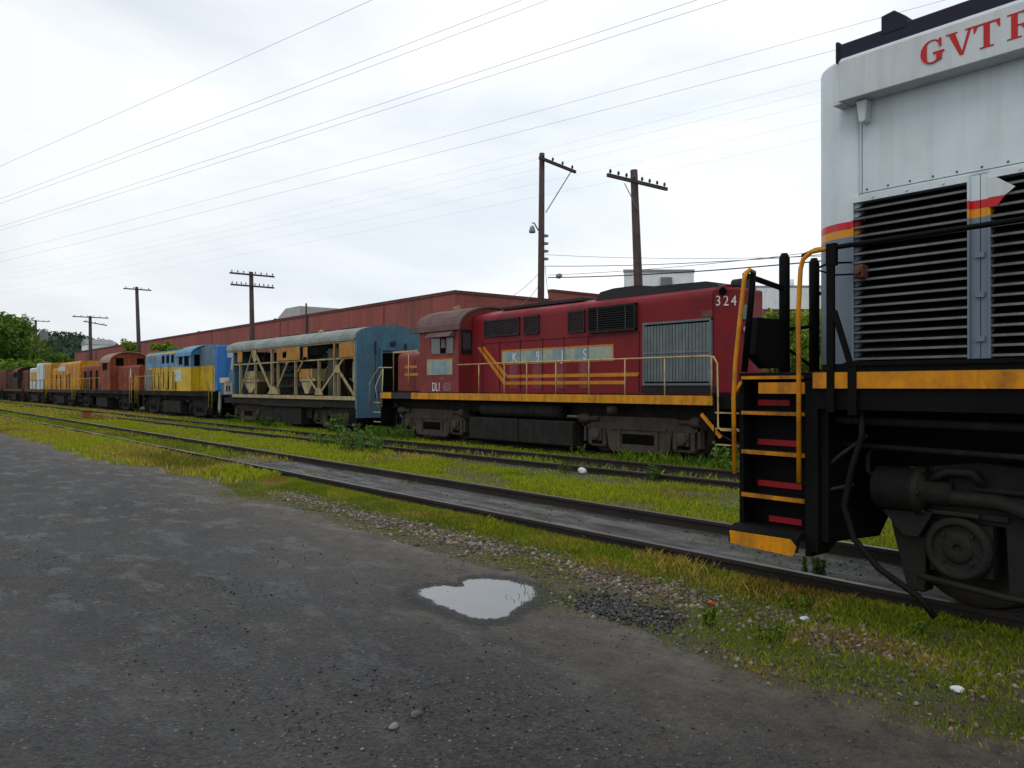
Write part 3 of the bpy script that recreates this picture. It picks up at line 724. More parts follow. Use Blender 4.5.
def build_white_loco():
    X0 = -3.75
    t = thing('locomotive', 'white and grey road locomotive with black louvres and yellow steps, close at the right edge', 'locomotive', (X0, T1, RT1), 'locomotives')
    WH = (0.66, 0.735, 0.77); GB = (0.16, 0.20, 0.25); RD = (0.6, 0.012, 0.02); YE = (0.72, 0.30, 0.01)
    BODY = paint('white_body_paint', GB, 0.38, 0.14, vs=0.9, bands=[(2.685, YE), (2.745, RD), (2.81, WH)], dirt=(0.26, 0.28, 0.28), streak=0.16, patch=0.10)
    LB = paint('white_board_paint', (.60, .64, .65), 0.4, 0.12, vs=1.5, dirt=(0.25, 0.24, 0.22), streak=0.2)
    SLAT = paint('louvre_slat', (0.16, 0.16, 0.165), 0.45, 0.4, dirt=(0.03, 0.03, 0.03), streak=.5, patch=0.3)
    ROOF = paint('navy_roof', (0.015, 0.016, 0.035), 0.6, 0.3)
    RDL = paint('red_lettering', (0.55, 0.025, 0.025), 0.45, 0.2)
    L = 15.0
    # hood
    end = [(.68, -.93)] + [(.59 + .35 * math.cos(R(a)), -.58 + .35 * math.sin(R(a))) for a in range(-90, -181, -6)] + [(.24, -.56)]
    full = [(.70, -.93)] + end[1:] + [(x, -y) for x, y in reversed(end)][:-1] + [(.70, .93)]
    h = MB().prism(full, 'z', 1.65, 4.09, sm=True).build('hood_end', BODY, t)
    m = h.modifiers.new('bevel', 'BEVEL'); m.width = .04; m.segments = 3; m.limit_method = 'ANGLE'; m.angle_limit = R(60)
    MB().box(.70, 10.6, -.93, .93, 2.985, 4.03).build('hood', BODY, t, bev=.012)
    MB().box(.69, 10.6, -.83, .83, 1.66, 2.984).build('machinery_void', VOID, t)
    for x in (1.49, 2.57, 3.65, 4.73, 5.81, 6.89, 7.97, 9.05, 10.13):
        for sg in (-1, 1):
            p = MB(); ys = sorted((sg * .83, sg * .93)); p.box(x, x + .057, ys[0], ys[1], 1.73, 2.983); p.box(x + .063, x + .12, ys[0], ys[1], 1.73, 2.983)
            yo = sorted((sg * .93, sg * .945))
            for z in (1.85, 2.15, 2.42): p.box(x + .03, x + .09, yo[0], yo[1], z, z + .035)
            p.build('door_post', BODY, t)
    for sg in (-1, 1):
        for k in range(9):
            x0 = .655 if k == 0 else 1.61 + 1.08 * (k - 1); x1 = 1.49 + 1.08 * k
            pn = MB(); n = 18
            for i in range(n):
                z = 1.742 + i * 1.2 / n
                pn.prism([(sg * .950, z), (sg * .955, z + .003), (sg * .952, z + .019), (sg * .946, z + .019)], 'x', x0 + .012, x1 - .012)
                pn.prism([(sg * .9455, z + .004), (sg * .9455, z + .0185), (sg * .872, z + .06), (sg * .872, z + .05)], 'x', x0 + .012, x1 - .012, 1)
            s = pn.build('louvre_panel', [SLAT, BLACK], t)
            f = MB(); ys = sorted((sg * .87, sg * .962))
            f.box(x0, x1, ys[0], ys[1], 2.942, 2.984); f.box(x0, x0 + .012, ys[0], ys[1], 1.73, 2.94); f.box(x1 - .012, x1, ys[0], ys[1], 1.73, 2.94)
            for q in (.2, .5, .8): f.cyl((x0 + (x1 - x0) * q, sg * .96, 2.965), (x0 + (x1 - x0) * q, sg * .972, 2.965), .009, 8)
            f.build('panel_frame', BODY, s)
    MB().prism([(1.612, 2.94), (1.66, 2.94), (1.775, 2.855), (1.715, 2.811), (1.612, 2.811)], 'y', -.967, -.960).build('paint_flash', LB, t)
    MB().prism([(1.612, 2.810), (1.714, 2.810), (1.665, 2.746), (1.612, 2.746)], 'y', -.967, -.960).build('paint_flash', RDL, t)
    b = MB(); b.box(.60, 10.6, -.985, .985, 1.655, 1.728); b.box(.66, 10.6, -1.0, 1.0, 1.70, 1.732)
    b.build('hood_base', BLACK, t)
    MB().prism(full, 'z', 1.652, 1.72).build('hood_base', BLACK, t).scale = (1.004, 1.004, 1)
    sm_ = paint('panel_seam', (.16, .17, .17), .6)
    for x in (.72, 3.65, 6.9): MB().box(x, x + .006, -.9315, -.92, 3.0, 3.66).build('panel_seam', sm_, t)
    MB().box(.70, 10.6, -.9316, -.92, 3.008, 3.014).build('panel_seam', sm_, t)
    for k in range(26):
        MB().lathe([(.009, 0), (.007, -.006), (.001, -.007)], (.76 + .16 * k, -.93, 3.035), 'y', 8).build('bolt', sm_, t)
    for z in (1.85, 2.1, 2.35, 2.6): MB().lathe([(.012, 0), (.009, -.007), (.001, -.008)], (.648, -.93, z), 'y', 8).build('bolt', sm_, t)
    # letterboard with its lip, brackets and lettering
    for sg in (-1, 1):
        ys = sorted((sg * .93, sg * 1.13)); q = MB()
        q.prism([(sg * 1.09, 3.70), (sg * 1.09, 4.0), (sg * 1.05, 4.035), (sg * .93, 4.05), (sg * .93, 3.695), (sg * 1.075, 3.70)], 'x', .62, 10.6)
        bd = q.build('letterboard', LB, t, bev=.006)
        for xb in (.72, 3.9, 7.1, 10.2):
            MB().prism([(xb, 3.692), (xb + .085, 3.692), (xb + .072, 3.54), (xb + .062, 3.525), (xb + .03, 3.525), (xb + .02, 3.54)], 'y', min(sg * .932, sg * 1.02), max(sg * .932, sg * 1.02)).build('bracket', LB, bd, bev=.008)
        MB().box(.56, .64, min(sg * .932, sg * 1.06), max(sg * .932, sg * 1.06), 3.69, 3.72).build('bracket', LB, bd)
    xs = [1.225, 1.397, 1.567, 1.772]
    for i, P in enumerate(serif_letters()):
        w = MB()
        for j, poly in enumerate(P): w.prism([(xs[i] + x * .19, 3.775 + z * .165) for x, z in poly], 'y', -1.0935 - .00035 * j, -1.0895)
        w.build('letter', RDL, t)
    r = MB(); r.prism([(-1.0, 4.02), (-1.0, 4.17), (-.6, 4.26), (0, 4.30), (.6, 4.26), (1.0, 4.17), (1.0, 4.02)], 'x', .56, 10.6)
    r.box(.552, .578, -1.012, -.95, 4.03, 4.195)
    r.build('roof', ROOF, t, bev=.01)
    MB().prism([(.905, 4.13), (.905, 4.27), (1.0, 4.285), (1.09, 4.21), (1.09, 4.13)], 'y', -1.005, -.72).build('roof_hatch', ROOF, t, bev=.008)
    # cab and short nose beyond the frame of the photograph
    cb = MB(); cb.prism([(-1.45, 1.66), (-1.45, 3.7)] + arch(1.45, 3.7, 4.3)[::-1][1:-1] + [(1.45, 3.7), (1.45, 1.66)], 'x', 10.61, 12.9)
    c = cb.build('cab', BODY, t, bev=.01)
    for sg in (-1, 1):
        ys = sorted((sg * 1.452, sg * 1.46)); MB().box(11.0, 12.4, ys[0], ys[1], 2.85, 3.5).build('cab_window', GLASS, c)
    MB().prism([(12.91, -.85), (14.4, -.85), (14.55, -.6), (14.55, .6), (14.4, .85), (12.91, .85)], 'z', 1.66, 3.0).build('short_hood', BODY, t, bev=.03)
    # deck, sill stripe, underframe
    MB().box(.0, L, -1.47, 1.47, 1.6, 1.65).build('walkway', BLACK, t, bev=.005)
    f = MB(); f.box(.60, L - .6, -1.455, 1.455, 1.38, 1.598); f.box(.62, L - .5, -.8, .8, .95, 1.39); f.box(2, L - 2, -1.2, 1.2, 1.15, 1.39)
    f.build('underframe', BLACK, t)
    # hanging pipes and side tanks in the shade of the sill
    f = MB(); f.tube([(.7, -1.3, 1.3), (3, -1.3, 1.28), (6, -1.3, 1.3)], .03); f.tube([(.62, -1.2, 1.12), (2, -1.22, 1.1), (5, -1.2, 1.1)], .02)
    f.build('pipe', UNDER, t)
    for a, bq in ((.635, .745), (.80, .91), (.965, L - .64)):
        MB().box(a, bq, -1.482, -1.4715, 1.53, 1.644).build('sill_stripe', YELL, t)
    MB().box(.64, L - .64, 1.4565, 1.476, 1.53, 1.598).build('sill_stripe', YELL, t)
    tk = MB(); tk.prism([(-1.35, .45), (-1.35, 1.1), (1.35, 1.1), (1.35, .45), (1.1, .25), (-1.1, .25)], 'x', 5.7, 9.4); tk.build('fuel_tank', UNDER, t, bev=.03)
    # stanchion, handrail and brace at the corner of the walkway
    h = MB(); h.tube([(.55, -1.47, 2.50), (.65, -1.475, 2.53), (.78, -1.475, 2.53), (2.5, -1.475, 2.54), (10.6, -1.475, 2.54)], .018, 8)
    for x in (2.6, 4.6, 6.6, 8.6, 10.5): h.cyl((x, -1.475, 1.55), (x, -1.475, 2.54), .02)
    h.build('handrail', BLACK, t)
    s = MB(); s.bar((.775, -1.482, 1.36), (.775, -1.482, 2.50), .055, .03, up=(0, 1, 0)); s.box(.745, .82, -1.50, -1.46, 2.40, 2.56)
    s.bar((.80, -1.482, 2.08), (.925, -1.482, 1.68), .04, .025, up=(0, 1, 0)); s.box(.90, .965, -1.49, -1.455, 1.34, 1.70)
    s.build('stanchion', BLACK, t, bev=.004)
    m = MB(); m.box(.70, .77, -1.02, -.92, 2.36, 2.46); m.cyl((.735, -1.02, 2.41), (.735, -1.05, 2.41), .03, 12)
    m.build('marker_lamp', paint('brown_lamp', (0.12, 0.06, 0.035), 0.5), t, bev=.01)
    w = MB(); w.tube([(.62, -1.42, 2.40), (.60, -1.2, 2.47), (.66, -.97, 2.49)], .008, 6); w.tube([(.62, -1.42, 2.40), (.70, -1.3, 2.36), (.74, -1.1, 2.38)], .007, 6)
    w.build('lamp_cable', BLACK, t)
    # end posts and the gap between them
    for y, xx in ((-.83, .0), (-.40, .02)):
        p = MB(); p.tube([(xx, y, 1.6), (xx, y, 2.62), (xx, y, 2.66)], [.045, .045, .026], 10); p.build('end_post', BLACK, t)
    for a, b, w in (((.0, -1.40, 2.43), (.0, -.83, 2.36), .035), ((.0, -.83, 2.02), (.02, -.40, 2.07), .03), ((.0, -.83, 1.88), (.02, -.40, 1.70), .02), ((.02, -.40, 2.35), (.30, -.30, 2.35), .03)):
        MB().bar(a, b, w).build('end_rail', BLACK, t)
    for y in (.40, .83): MB().bar((.02, y, 1.6), (.02, y, 2.6), .09).build('end_post', BLACK, t)
    p = MB(); p.prism([(-1.30, 1.80), (-1.25, 2.10), (-.86, 2.10), (-.80, 2.02), (-.86, 1.70), (-1.12, 1.69)], 'x', -.06, .03); p.tube([(-.07, -1.2, 1.9), (-.1, -1.0, 1.98), (-.07, -.9, 1.95)], .02)
    p.build('jumper_box', BLACK, t, bev=.015)
    # yellow grab rails of the steps
    g = MB(); g.tube([(-.02, -1.50, .86), (-.03, -1.50, 1.45), (-.01, -1.50, 1.75), (.07, -1.50, 2.38), (.08, -1.49, 2.43), (.09, -1.46, 2.45), (.08, -1.38, 2.44)], .0175, 10)
    g.tube([(-.02, -1.50, 1.5), (.01, -1.40, 1.62)], .014, 8)
    g.build('grab_rail', YELL, t)
    g = MB(); g.tube([(.08, -1.40, 2.43), (.06, -1.40, 2.2), (.0, -1.40, 1.66)], .026, 10); g.build('grab_rail', BLACK, t)
    g = MB(); g.tube([(.535, -1.50, .84), (.535, -1.50, 1.7), (.53, -1.50, 2.05), (.55, -1.50, 2.40), (.57, -1.50, 2.47), (.63, -1.49, 2.52), (.77, -1.48, 2.53)], .0175, 10); g.build('grab_rail', YELL, t)
    # step well
    w = MB(); w.prism([(-1.46, .30), (-1.46, 1.6), (-1.0, 1.6), (-1.0, .42), (-1.2, .30)], 'x', .56, .60); w.prism([(-1.44, .46), (-1.44, 1.6), (-1.0, 1.6), (-1.0, .46)], 'x', -.02, .02)
    w.box(.02, .56, -1.29, -1.25, .46, 1.6)
    w.box(.60, .66, -1.46, -1.36, .34, 1.38)
    w.build('step_well', BLACK, t, bev=.004)
    for z, dz in ((1.33, .022), (1.025, .026), (.69, .026)):
        s = MB(); s.box(.022, .558, -1.455, -1.05, z, z + .03); st = s.build('step', BLACK, t)
        MB().box(.022, .558, -1.4745, -1.4555, z - .004, z + dz).build('step_edge', YELD, st)
    for x0, x1, z in ((.06, .34, 1.395), (.06, .42, 1.085), (.06, .44, .76), (.16, .44, .49)):
        MB().box(x0, x1, -1.306, -1.2905, z, z + .045).build('reflector', REDS, t)
    MB().box(.17, .558, -1.462, -1.44, 1.49, 1.575).build('step_panel', YELL, t)
    s = MB(); s.box(.022, .556, -1.4745, -1.4, 1.60, 1.625); s.build('step_edge', YELD, t)
    s = MB(); s.prism([(-1.57, .335), (-1.57, .435), (-1.5, .475), (-1.04, .475), (-1.04, .44), (-1.53, .42), (-1.55, .335)], 'x', -.03, .56); bs = s.build('bottom_step', BLACK, t, bev=.005)
    MB().prism([(.0, .33), (-.01, .425), (.51, .43), (.56, .38), (.545, .325), (.52, .31)], 'y', -1.585, -1.571).build('step_edge', YELL, bs)
    # pilot
    p = MB(); p.prism([(-1.42, .42), (-1.42, 1.58), (-.30, 1.58), (-.30, .75), (-.40, .62), (-.66, .38)], 'x', .665, .72)
    p.prism([(.30, .72), (.30, 1.58), (1.42, 1.58), (1.42, .42), (.42, .5)], 'x', .665, .72); p.box(.665, .72, -.3, .3, 1.1, 1.58)
    p.build('pilot', BLACK, t)
    k = MB(); k.box(-.35, .6, -.13, .13, .72, .95); k.prism([(-.75, -.18), (-.62, .2), (-.3, .16), (-.3, -.16), (-.5, -.2)], 'z', .66, 1.0); k.build('coupler', UNDER, t, bev=.02)
    # hoses and small piping
    hs = MB(); hs.tube([(.96, -1.40, 1.40), (.97, -1.42, 1.2), (.90, -1.44, .95), (.85, -1.44, .70), (.92, -1.44, .48), (1.10, -1.44, .30), (1.35, -1.42, .16), (1.45, -1.40, .04)], .022, 10); hs.build('hose', paint('rubber_hose', (0.006, 0.006, 0.006), 0.6, spec=.1), t)
    hs = MB(); hs.tube([(.60, -1.40, .78), (.72, -1.38, .80), (.85, -1.3, .84)], .014, 6); hs.tube([(.62, -1.38, .9), (.78, -1.36, 1.05), (.95, -1.3, 1.2)], .014, 6); hs.build('pipe', UNDER, t)
    # trucks
    def own_truck(xa):
        m = MB(); wb = 2.84
        for sg in (-1, 1):
            y0, y1 = sorted((sg * .90, sg * 1.05))
            half = [(-.42, .70), (-.42, .90), (-.25, .98), (.1, 1.04), (1.42, .96)]
            low = [(1.42, .55), (.9, .60), (.5, .66), (.42, .16), (.29, .12), (.27, .62), (-.22, .62), (-.24, .10), (-.36, .10), (-.50, .66)]
            prof = half + [(2.84 - x, z) for x, z in reversed(half[:-1])] + [(2.84 - x, z) for x, z in reversed(low[1:])] + low
            m.prism(prof, 'y', y0, y1)
            # drop equaliser bar
            yo = sg * 1.09
            m.tube([(-.10, yo, .79), (.25, yo, .79), (.42, yo, .74), (.58, yo, .58), (.70, yo, .36), (.95, yo, .28), (1.9, yo, .28), (2.14, yo, .36), (2.26, yo, .58), (2.42, yo, .74), (2.6, yo, .79), (2.94, yo, .79)], .055, 8)
            m.box(-.3, .3, min(sg * 1.05, sg * 1.08), max(sg * 1.05, sg * 1.08), .655, .70)
            m.box(1.2, 1.64, min(sg * 1.05, sg * 1.12), max(sg * 1.05, sg * 1.12), .45, .9)
        m.box(1.1, 1.74, -.9, .9, .4, .9)
        tr = m.build('truck', TRUCKB, t, loc=(xa, 0, 0), bev=.012)
        for x in (0, wb): wheelset(x, tr)
        for x in (0, wb):
            for sg in (-1, 1):
                j = MB(); j.box(x - .2, x + .2, min(sg * .9, sg * 1.06), max(sg * .9, sg * 1.06), .27, .618)
                j.lathe([(.215, sg * 1.06), (.215, sg * 1.11), (.195, sg * 1.13), (.165, sg * 1.13), (.155, sg * 1.10), (.10, sg * 1.10), (.09, sg * 1.115), (.03, sg * 1.12), (.025, sg * 1.10)], (x, 0, .45), 'y', 32)
                for q in range(4):
                    a = math.pi / 4 + q * math.pi / 2; j.cyl((x + .125 * math.cos(a), sg * 1.10, .45 + .125 * math.sin(a)), (x + .125 * math.cos(a), sg * 1.118, .45 + .125 * math.sin(a)), .014, 8)
                j.box(x - .16, x + .14, min(sg * 1.06, sg * 1.13), max(sg * 1.06, sg * 1.13), .672, .70)
                j.build('journal_box', TRUCKB, tr, bev=.01)
        for xs_, d in ((-.55, 1), (wb + .55, -1)):
            for sg in (-1, 1):
                c = MB(); y = sg * 1.08
                c.tube([(xs_, y, .82), (xs_ + d * .01, y, .82), (xs_ + d * .28, y, .82), (xs_ + d * .29, y, .82), (xs_ + d * .34, y, .82), (xs_ + d * .35, y, .82), (xs_ + d * .5, y, .81), (xs_ + d * .51, y, .81), (xs_ + d * 1.2, y, .80)],
                       [.12, .155, .155, .175, .175, .09, .08, .022, .022], 22)
                for q in range(6):
                    a = q * math.pi / 3; c.cyl((xs_ + d * .335, y + .16 * math.cos(a), .82 + .16 * math.sin(a)), (xs_ + d * .36, y + .16 * math.cos(a), .82 + .16 * math.sin(a)), .016, 6)
                c.prism([(xs_ + d * .05, .66), (xs_ + d * .2, .5), (xs_ + d * .3, .5), (xs_ + d * .4, .68)], 'y', y - .05, y + .05)
                c.build('brake_cylinder', TRUCKB, tr)
        for sg in (-1, 1):
            y = sg * 1.14; q = MB()
            q.tube([(-.56, y, .90), (-.60, y, .93), (-.60, y, 1.04), (-.57, y, 1.09), (-.5, y, 1.105), (1.2, y, 1.08), (3.3, y, 1.08)], .017, 8)
            q.tube([(-.25, y, .235), (.3, y, .19), (.9, y, .19)], .022, 8)
            q.build('brake_pipe', TRUCKB, tr)
            sn = MB(); sn.tube([(-.2, sg * 1.1, .88), (-.05, sg * 1.13, .97), (.1, sg * 1.13, .97), (.15, sg * 1.1, .9)], .03, 8); sn.tube([(.1, sg * 1.09, .86), (.55, sg * 1.09, .86)], .02, 6); sn.build('sand_pipe', TRUCKB, tr)
        return tr
    own_truck(1.47); own_truck(10.6)
build_white_loco()

# ---------------------------------------------------------------- the maroon locomotive
def build_red_loco():
    t = thing('locomotive', 'maroon road locomotive with orange stripes, brown arched cab roof and a grey shutter panel', 'locomotive', (-26.0, T3, RT3), 'locomotives')
    MAR = paint('maroon_paint', (0.225, 0.012, 0.020), 0.45, 0.35, spec=0.12, vs=0.8, dirt=(0.085, 0.035, 0.03), streak=0.35, patch=0.3, rust=(0.16, 0.05, 0.028), rustamt=0.18)
    MARC = paint('maroon_cab_paint', (0.225, 0.018, 0.021), 0.5, 0.35, spec=0.25, vs=1.0, dirt=(0.13, 0.05, 0.035), streak=0.3, patch=0.45, rust=(0.18, 0.06, 0.03), rustamt=0.3)
    BRN = paint('brown_roof_paint', (0.135, 0.075, 0.072), 0.7, 0.3, vs=1.5, dirt=(0.09, 0.06, 0.055), patch=0.5, streak=0.2)
    ORA = paint('orange_sill', (0.66, 0.28, 0.008), 0.5, 0.25, vs=2, dirt=(0.09, 0.045, 0.02), streak=0.45, patch=0.35, rust=(0.13, 0.055, 0.025), rustamt=0.2)
    STR = paint('orange_stripe', (0.58, 0.21, 0.010), 0.5, 0.25, dirt=(0.14, 0.04, 0.03), streak=0.3)
    GRV = paint('dark_grille', (0.035, 0.022, 0.024), 0.6, 0.4, vs=4)
    GRD = paint('black_grille', (0.014, 0.013, 0.014), 0.6, 0.4, vs=4)
    SHT = paint('grey_shutter', (0.15, 0.185, 0.195), 0.5, 0.3, vs=2.0, dirt=(0.06, 0.05, 0.05), streak=0.35, patch=0.2)
    PAL = paint('pale_panel', (0.34, 0.38, 0.30), 0.6, 0.25, vs=2.0, dirt=(0.17, 0.24, 0.29), patch=0.7)
    PALB = paint('pale_blue_patch', (0.24, 0.32, 0.36), 0.6, 0.3, vs=4.0)
    DG = paint('dark_grey_patch', (0.04, 0.035, 0.04), 0.7, 0.3)
    # frame and deck
    f = MB(); f.box(.55, 15.1, -1.46, 1.46, 1.32, 1.528); f.box(.6, 15.1, -.8, .8, .95, 1.33)
    f.build('underframe', UNDER, t)
    MB().box(.3, 15.2, -1.48, 1.48, 1.528, 1.56).build('walkway', BLACK, t)
    for a, b, m in ((.55, 1.30, ORA), (1.304, 2.62, DG), (2.624, 15.08, ORA)):
        MB().box(a, b, -1.50, -1.462, 1.325, 1.535).build('sill_stripe', m, t)
    MB().box(.55, 15.08, 1.462, 1.50, 1.29, 1.535).build('sill_stripe', ORA, t)
    # nose
    n = MB(); prof = [(-.9, 1.56), (-.9, 2.78)] + [(-.9 + .2 - .2 * math.cos(R(a)), 2.78 + .2 * math.sin(R(a))) for a in range(15, 91, 15)] + [(.7 + .2 * math.sin(R(a)), 2.78 + .2 * math.cos(R(a))) for a in range(0, 91, 15)] + [(.9, 1.56)]
    n.prism(prof, 'x', .75, 3.03, sm=False); no = n.build('short_hood', MARC, t, bev=.04)
    for z in (2.13, 2.40): MB().box(1.25, 2.15 - .3 * (z - 2.13), -.91, -.902, z, z + .09).build('stripe', STR, no)
    MB().box(1.9, 1.93, -.908, -.9, 1.6, 2.7).build('door_seam', DG, no)
    # cab
    c = MB(); hw = 1.42
    c.prism([(-hw, 1.56), (-hw, 3.58)] + arch(hw, 3.58, 4.3, 16, 2.3)[::-1][1:-1] + [(hw, 3.58), (hw, 1.56)], 'x', 3.03, 5.31)
    cab = c.build('cab', MARC, t)
    r = MB(); o = arch(1.50, 3.55, 4.37, 18, 2.3); i = arch(1.455, 3.53, 4.31, 18, 2.3)
    r.prism(o + i[::-1], 'x', 2.75, 5.42, sm=False)
    rf = r.build('cab_roof', BRN, cab)
    hn = MB(); hn.lathe([(.02, 0), (.03, .15), (.10, .3)], (3.55, -.4, 4.42), 'x', 12); hn.cyl((3.65, -.4, 4.28), (3.65, -.4, 4.44), .02, 8); hn.box(3.4, 4.2, -.1, .1, 4.36, 4.40)
    hn.build('horn', CREAM, cab)
    w = MB(); w.prism([(-1.425, 3.545), (-1.66, 3.36), (-1.665, 3.335), (-1.425, 3.34)], 'x', 3.70, 5.10); w.build('awning', BRN, cab)
    for a, b, m in ((3.76, 4.28, GLASS), (4.30, 4.62, VOID), (4.64, 5.02, GLASS)):
        fr = MB(); fr.box(a, b, -1.432, -1.424, 2.82, 3.335); win = fr.build('window', m, cab)
        q = MB(); q.box(a, b, -1.44, -1.424, 2.79, 2.818); q.box(a - .02, a - .001, -1.44, -1.424, 2.79, 3.338); q.build('window_frame', MARC, win)
    MB().box(4.36, 4.58, -1.437, -1.433, 3.0, 3.3).build('curtain', paint('grey_curtain', (.2, .19, .18)), cab)
    MB().box(5.311, 5.325, -1.25, -.95, 2.95, 3.45).build('door_window', GLASS, cab)
    q = MB(); q.box(5.311, 5.33, -1.32, -1.27, 2.85, 3.55); q.box(5.311, 5.33, -.94, -.9, 2.85, 3.55); q.box(5.311, 5.332, -1.32, -.9, 3.47, 3.56); q.box(5.311, 5.332, -1.32, -.9, 2.78, 2.93); q.build('door_frame', GRD, cab)
    p = MB(); p.box(3.54, 4.98, -1.428, -1.423, 2.13, 2.61); pl = p.build('name_panel', PAL, cab)
    MB().box(3.78, 4.66, -1.432, -1.429, 2.17, 2.56).build('faded_patch', PALB, pl)
    e = MB(); e.box(3.50, 5.02, -1.432, -1.422, 2.612, 2.65); e.box(3.50, 3.538, -1.432, -1.422, 2.12, 2.61); e.build('panel_border', STR, pl)
    words('DL1', 0.40, 'number', WHITEL, cab, (4.05, -1.424, 1.60), .004, 0.72)
    words('800', 0.40, 'number', paint('faded_letter', (0.33, 0.20, 0.22), 0.7, 0.4, vs=9), cab, (4.68, -1.424, 1.60), .004, 0.72)
    for zz, yy in ((1.95, 0), ): words('1800', 0.16, 'number', paint('faint_letter', (0.28, 0.14, 0.15), 0.7, 0.3), cab, (4.35, -1.424, zz), .003, 1.0)
    # long hood
    h = MB(); hp = [(-.9, 1.56), (-.9, 3.80)] + [(-.9 + .22 - .22 * math.cos(R(a)), 3.80 + .24 * math.sin(R(a))) for a in range(18, 91, 18)] + [(-.3, 4.15), (.3, 4.15)] + [(.68 + .22 * math.sin(R(a)), 3.80 + .24 * math.cos(R(a))) for a in range(0, 91, 18)] + [(.9, 1.56)]
    h.prism(hp, 'x', 5.31, 14.65); hood = h.build('long_hood', MAR, t)
    e = MB(); ep = [(14.655, -.895), (15.02, -.53), (15.08, -.44), (15.12, 0), (15.08, .44), (15.02, .53), (14.655, .895)]
    e.prism(ep, 'z', 1.56, 4.02); e.build('hood_end', MAR, t, bev=.06)
    r = MB(); r.box(6.2, 9.9, -.42, .42, 4.16, 4.24); r.prism([(10.5, 4.05), (10.7, 4.30), (11.2, 4.36), (12.0, 4.36), (12.6, 4.28), (14.2, 4.24), (14.5, 4.18), (14.6, 4.05)], 'y', -.55, .55)
    r.cyl((14.6, 0, 4.15), (14.95, 0, 4.15), .14, 16)
    r.build('roof_equipment', paint('roof_soot', (0.03, 0.028, 0.034), 0.7, 0.4), t)
    vent = lambda x0, x1, z0, z1, m, d=.05, nm='grille': None
    def grille(x0, x1, z0, z1, m, d, n, vertical=False):
        g = MB(); g.box(x0, x1, -.90 - d * .4, -.899, z0, z1); o = g.build('grille', VOID, hood)
        s = MB()
        if vertical:
            for i in range(n): x = x0 + (x1 - x0) * (i + .5) / n; s.box(x - (x1 - x0) / n * .40, x + (x1 - x0) / n * .40, -.9 - d, -.9 - d * .42, z0 + .04, z1 - .04)
        else:
            for i in range(n): z = z0 + (z1 - z0) * (i + .5) / n; s.prism([(-.9 - d, z - .012), (-.9 - d, z + .008), (-.9 - d * .42, z + .03), (-.9 - d * .42, z + .01)], 'x', x0 + .02, x1 - .02)
        s.build('slats', m, o)
        k = MB(); w = .05
        k.box(x0 - w, x0, -.9 - d - .01, -.895, z0 - w, z1 + w); k.box(x1, x1 + w, -.9 - d - .01, -.895, z0 - w, z1 + w); k.box(x0 - w, x1 + w, -.9 - d - .012, -.896, z1, z1 + w + .002); k.box(x0 - w, x1 + w, -.9 - d - .012, -.896, z0 - w - .002, z0)
        return o, k
    for x0, x1, z0, z1, m, d, n in ((6.06, 7.68, 3.33, 3.76, GRV, .04, 9), (7.98, 8.55, 3.32, 3.77, GRV, .04, 9), (9.88, 10.44, 3.27, 3.77, GRV, .04, 10), (10.72, 12.32, 3.22, 3.80, GRD, .09, 10)):
        o, k = grille(x0, x1, z0, z1, m, d, n); k.build('grille_frame', GRV if m is GRV else GRD, o)
        if m is GRD:
            for q in (.2, .82): MB().box(x0 + (x1 - x0) * q - .008, x0 + (x1 - x0) * q + .008, -1.0, -.985, z0, z1).build('mullion', paint('mullion', (.09, .085, .085)), o)
    o, k = grille(12.63, 14.60, 1.82, 3.27, SHT, .05, 20, True); k.box(12.63, 14.6, -.962, -.94, 2.54, 2.59); k.build('grille_frame', SHT, o)
    MB().box(12.5, 14.75, -.93, -.9, 1.60, 1.75).build('hood_vent', GRD, hood)
    # painted strip with letters, stripes, door seams
    p = MB(); p.box(6.90, 11.50, -.906, -.9, 2.45, 2.81); strip = p.build('letter_panel', PAL, hood)
    b = MB(); b.box(6.86, 11.54, -.912, -.9, 2.812, 2.85); b.box(6.86, 11.54, -.912, -.9, 2.41, 2.448); b.box(6.86, 6.898, -.912, -.9, 2.449, 2.811); b.box(11.502, 11.54, -.912, -.9, 2.449, 2.811); b.build('panel_border', STR, strip)
    for s, x in (('K', 7.42), ('9', 8.48), ('J', 9.52), ('S', 10.42)):
        MB().box(x - .33, x + .20, -.9085, -.9062, 2.46, 2.80).build('faded_patch', PALB, strip)
        words(s, .42, 'letter', WHITEL, strip, (x + .06, -.911, 2.475), .003, 0.8)
        MB().box(x - .18, x + .2, -.9035, -.9, 1.70, 2.405).build('washed_streak', paint('washed_maroon', (0.215, 0.055, 0.065), 0.5, 0.3, dirt=(0.2, 0.02, 0.03), streak=0.9), hood)
    for z in (1.80, 2.0):
        xe = 12.0 if z < 1.9 else 12.45; xa = 6.95 if z < 1.9 else 7.12
        MB().prism([(xa, z), (xe - .08, z), (xe, z + .095), (xa, z + .095)], 'y', -.911, -.904).build('stripe', STR, hood)
    for d in (0, .23):
        MB().prism([(5.62 + d, 2.98), (5.76 + d, 3.0), (7.06 + d * .3, 1.897 + d * .87), (6.96 + d * .3, 1.80 + d * .87)], 'y', -.913, -.9115).build('stripe', STR, hood)
    s = MB()
    for x in (5.9, 6.75, 7.75, 8.75, 9.65, 10.6, 12.42): s.box(x - .006, x + .006, -.9165, -.899, 1.6, 3.15)
    s.box(6.0, 12.4, -.9166, -.9, 3.09, 3.10)
    s.build('door_seam', paint('seam', (.035, .01, .012)), hood)
    for i, ch in enumerate('324'): words(ch, .33, 'number', WHITEL, hood, (14.655 + .085 + .125 * i + .004, -.895 + .085 + .125 * i - .004, 3.60), .006, .8, R(45))
    MB().box(14.35, 14.65, -.906, -.9, 3.36, 3.50).build('rusty_band', paint('band', (.14, .06, .045), patch=.4), hood)
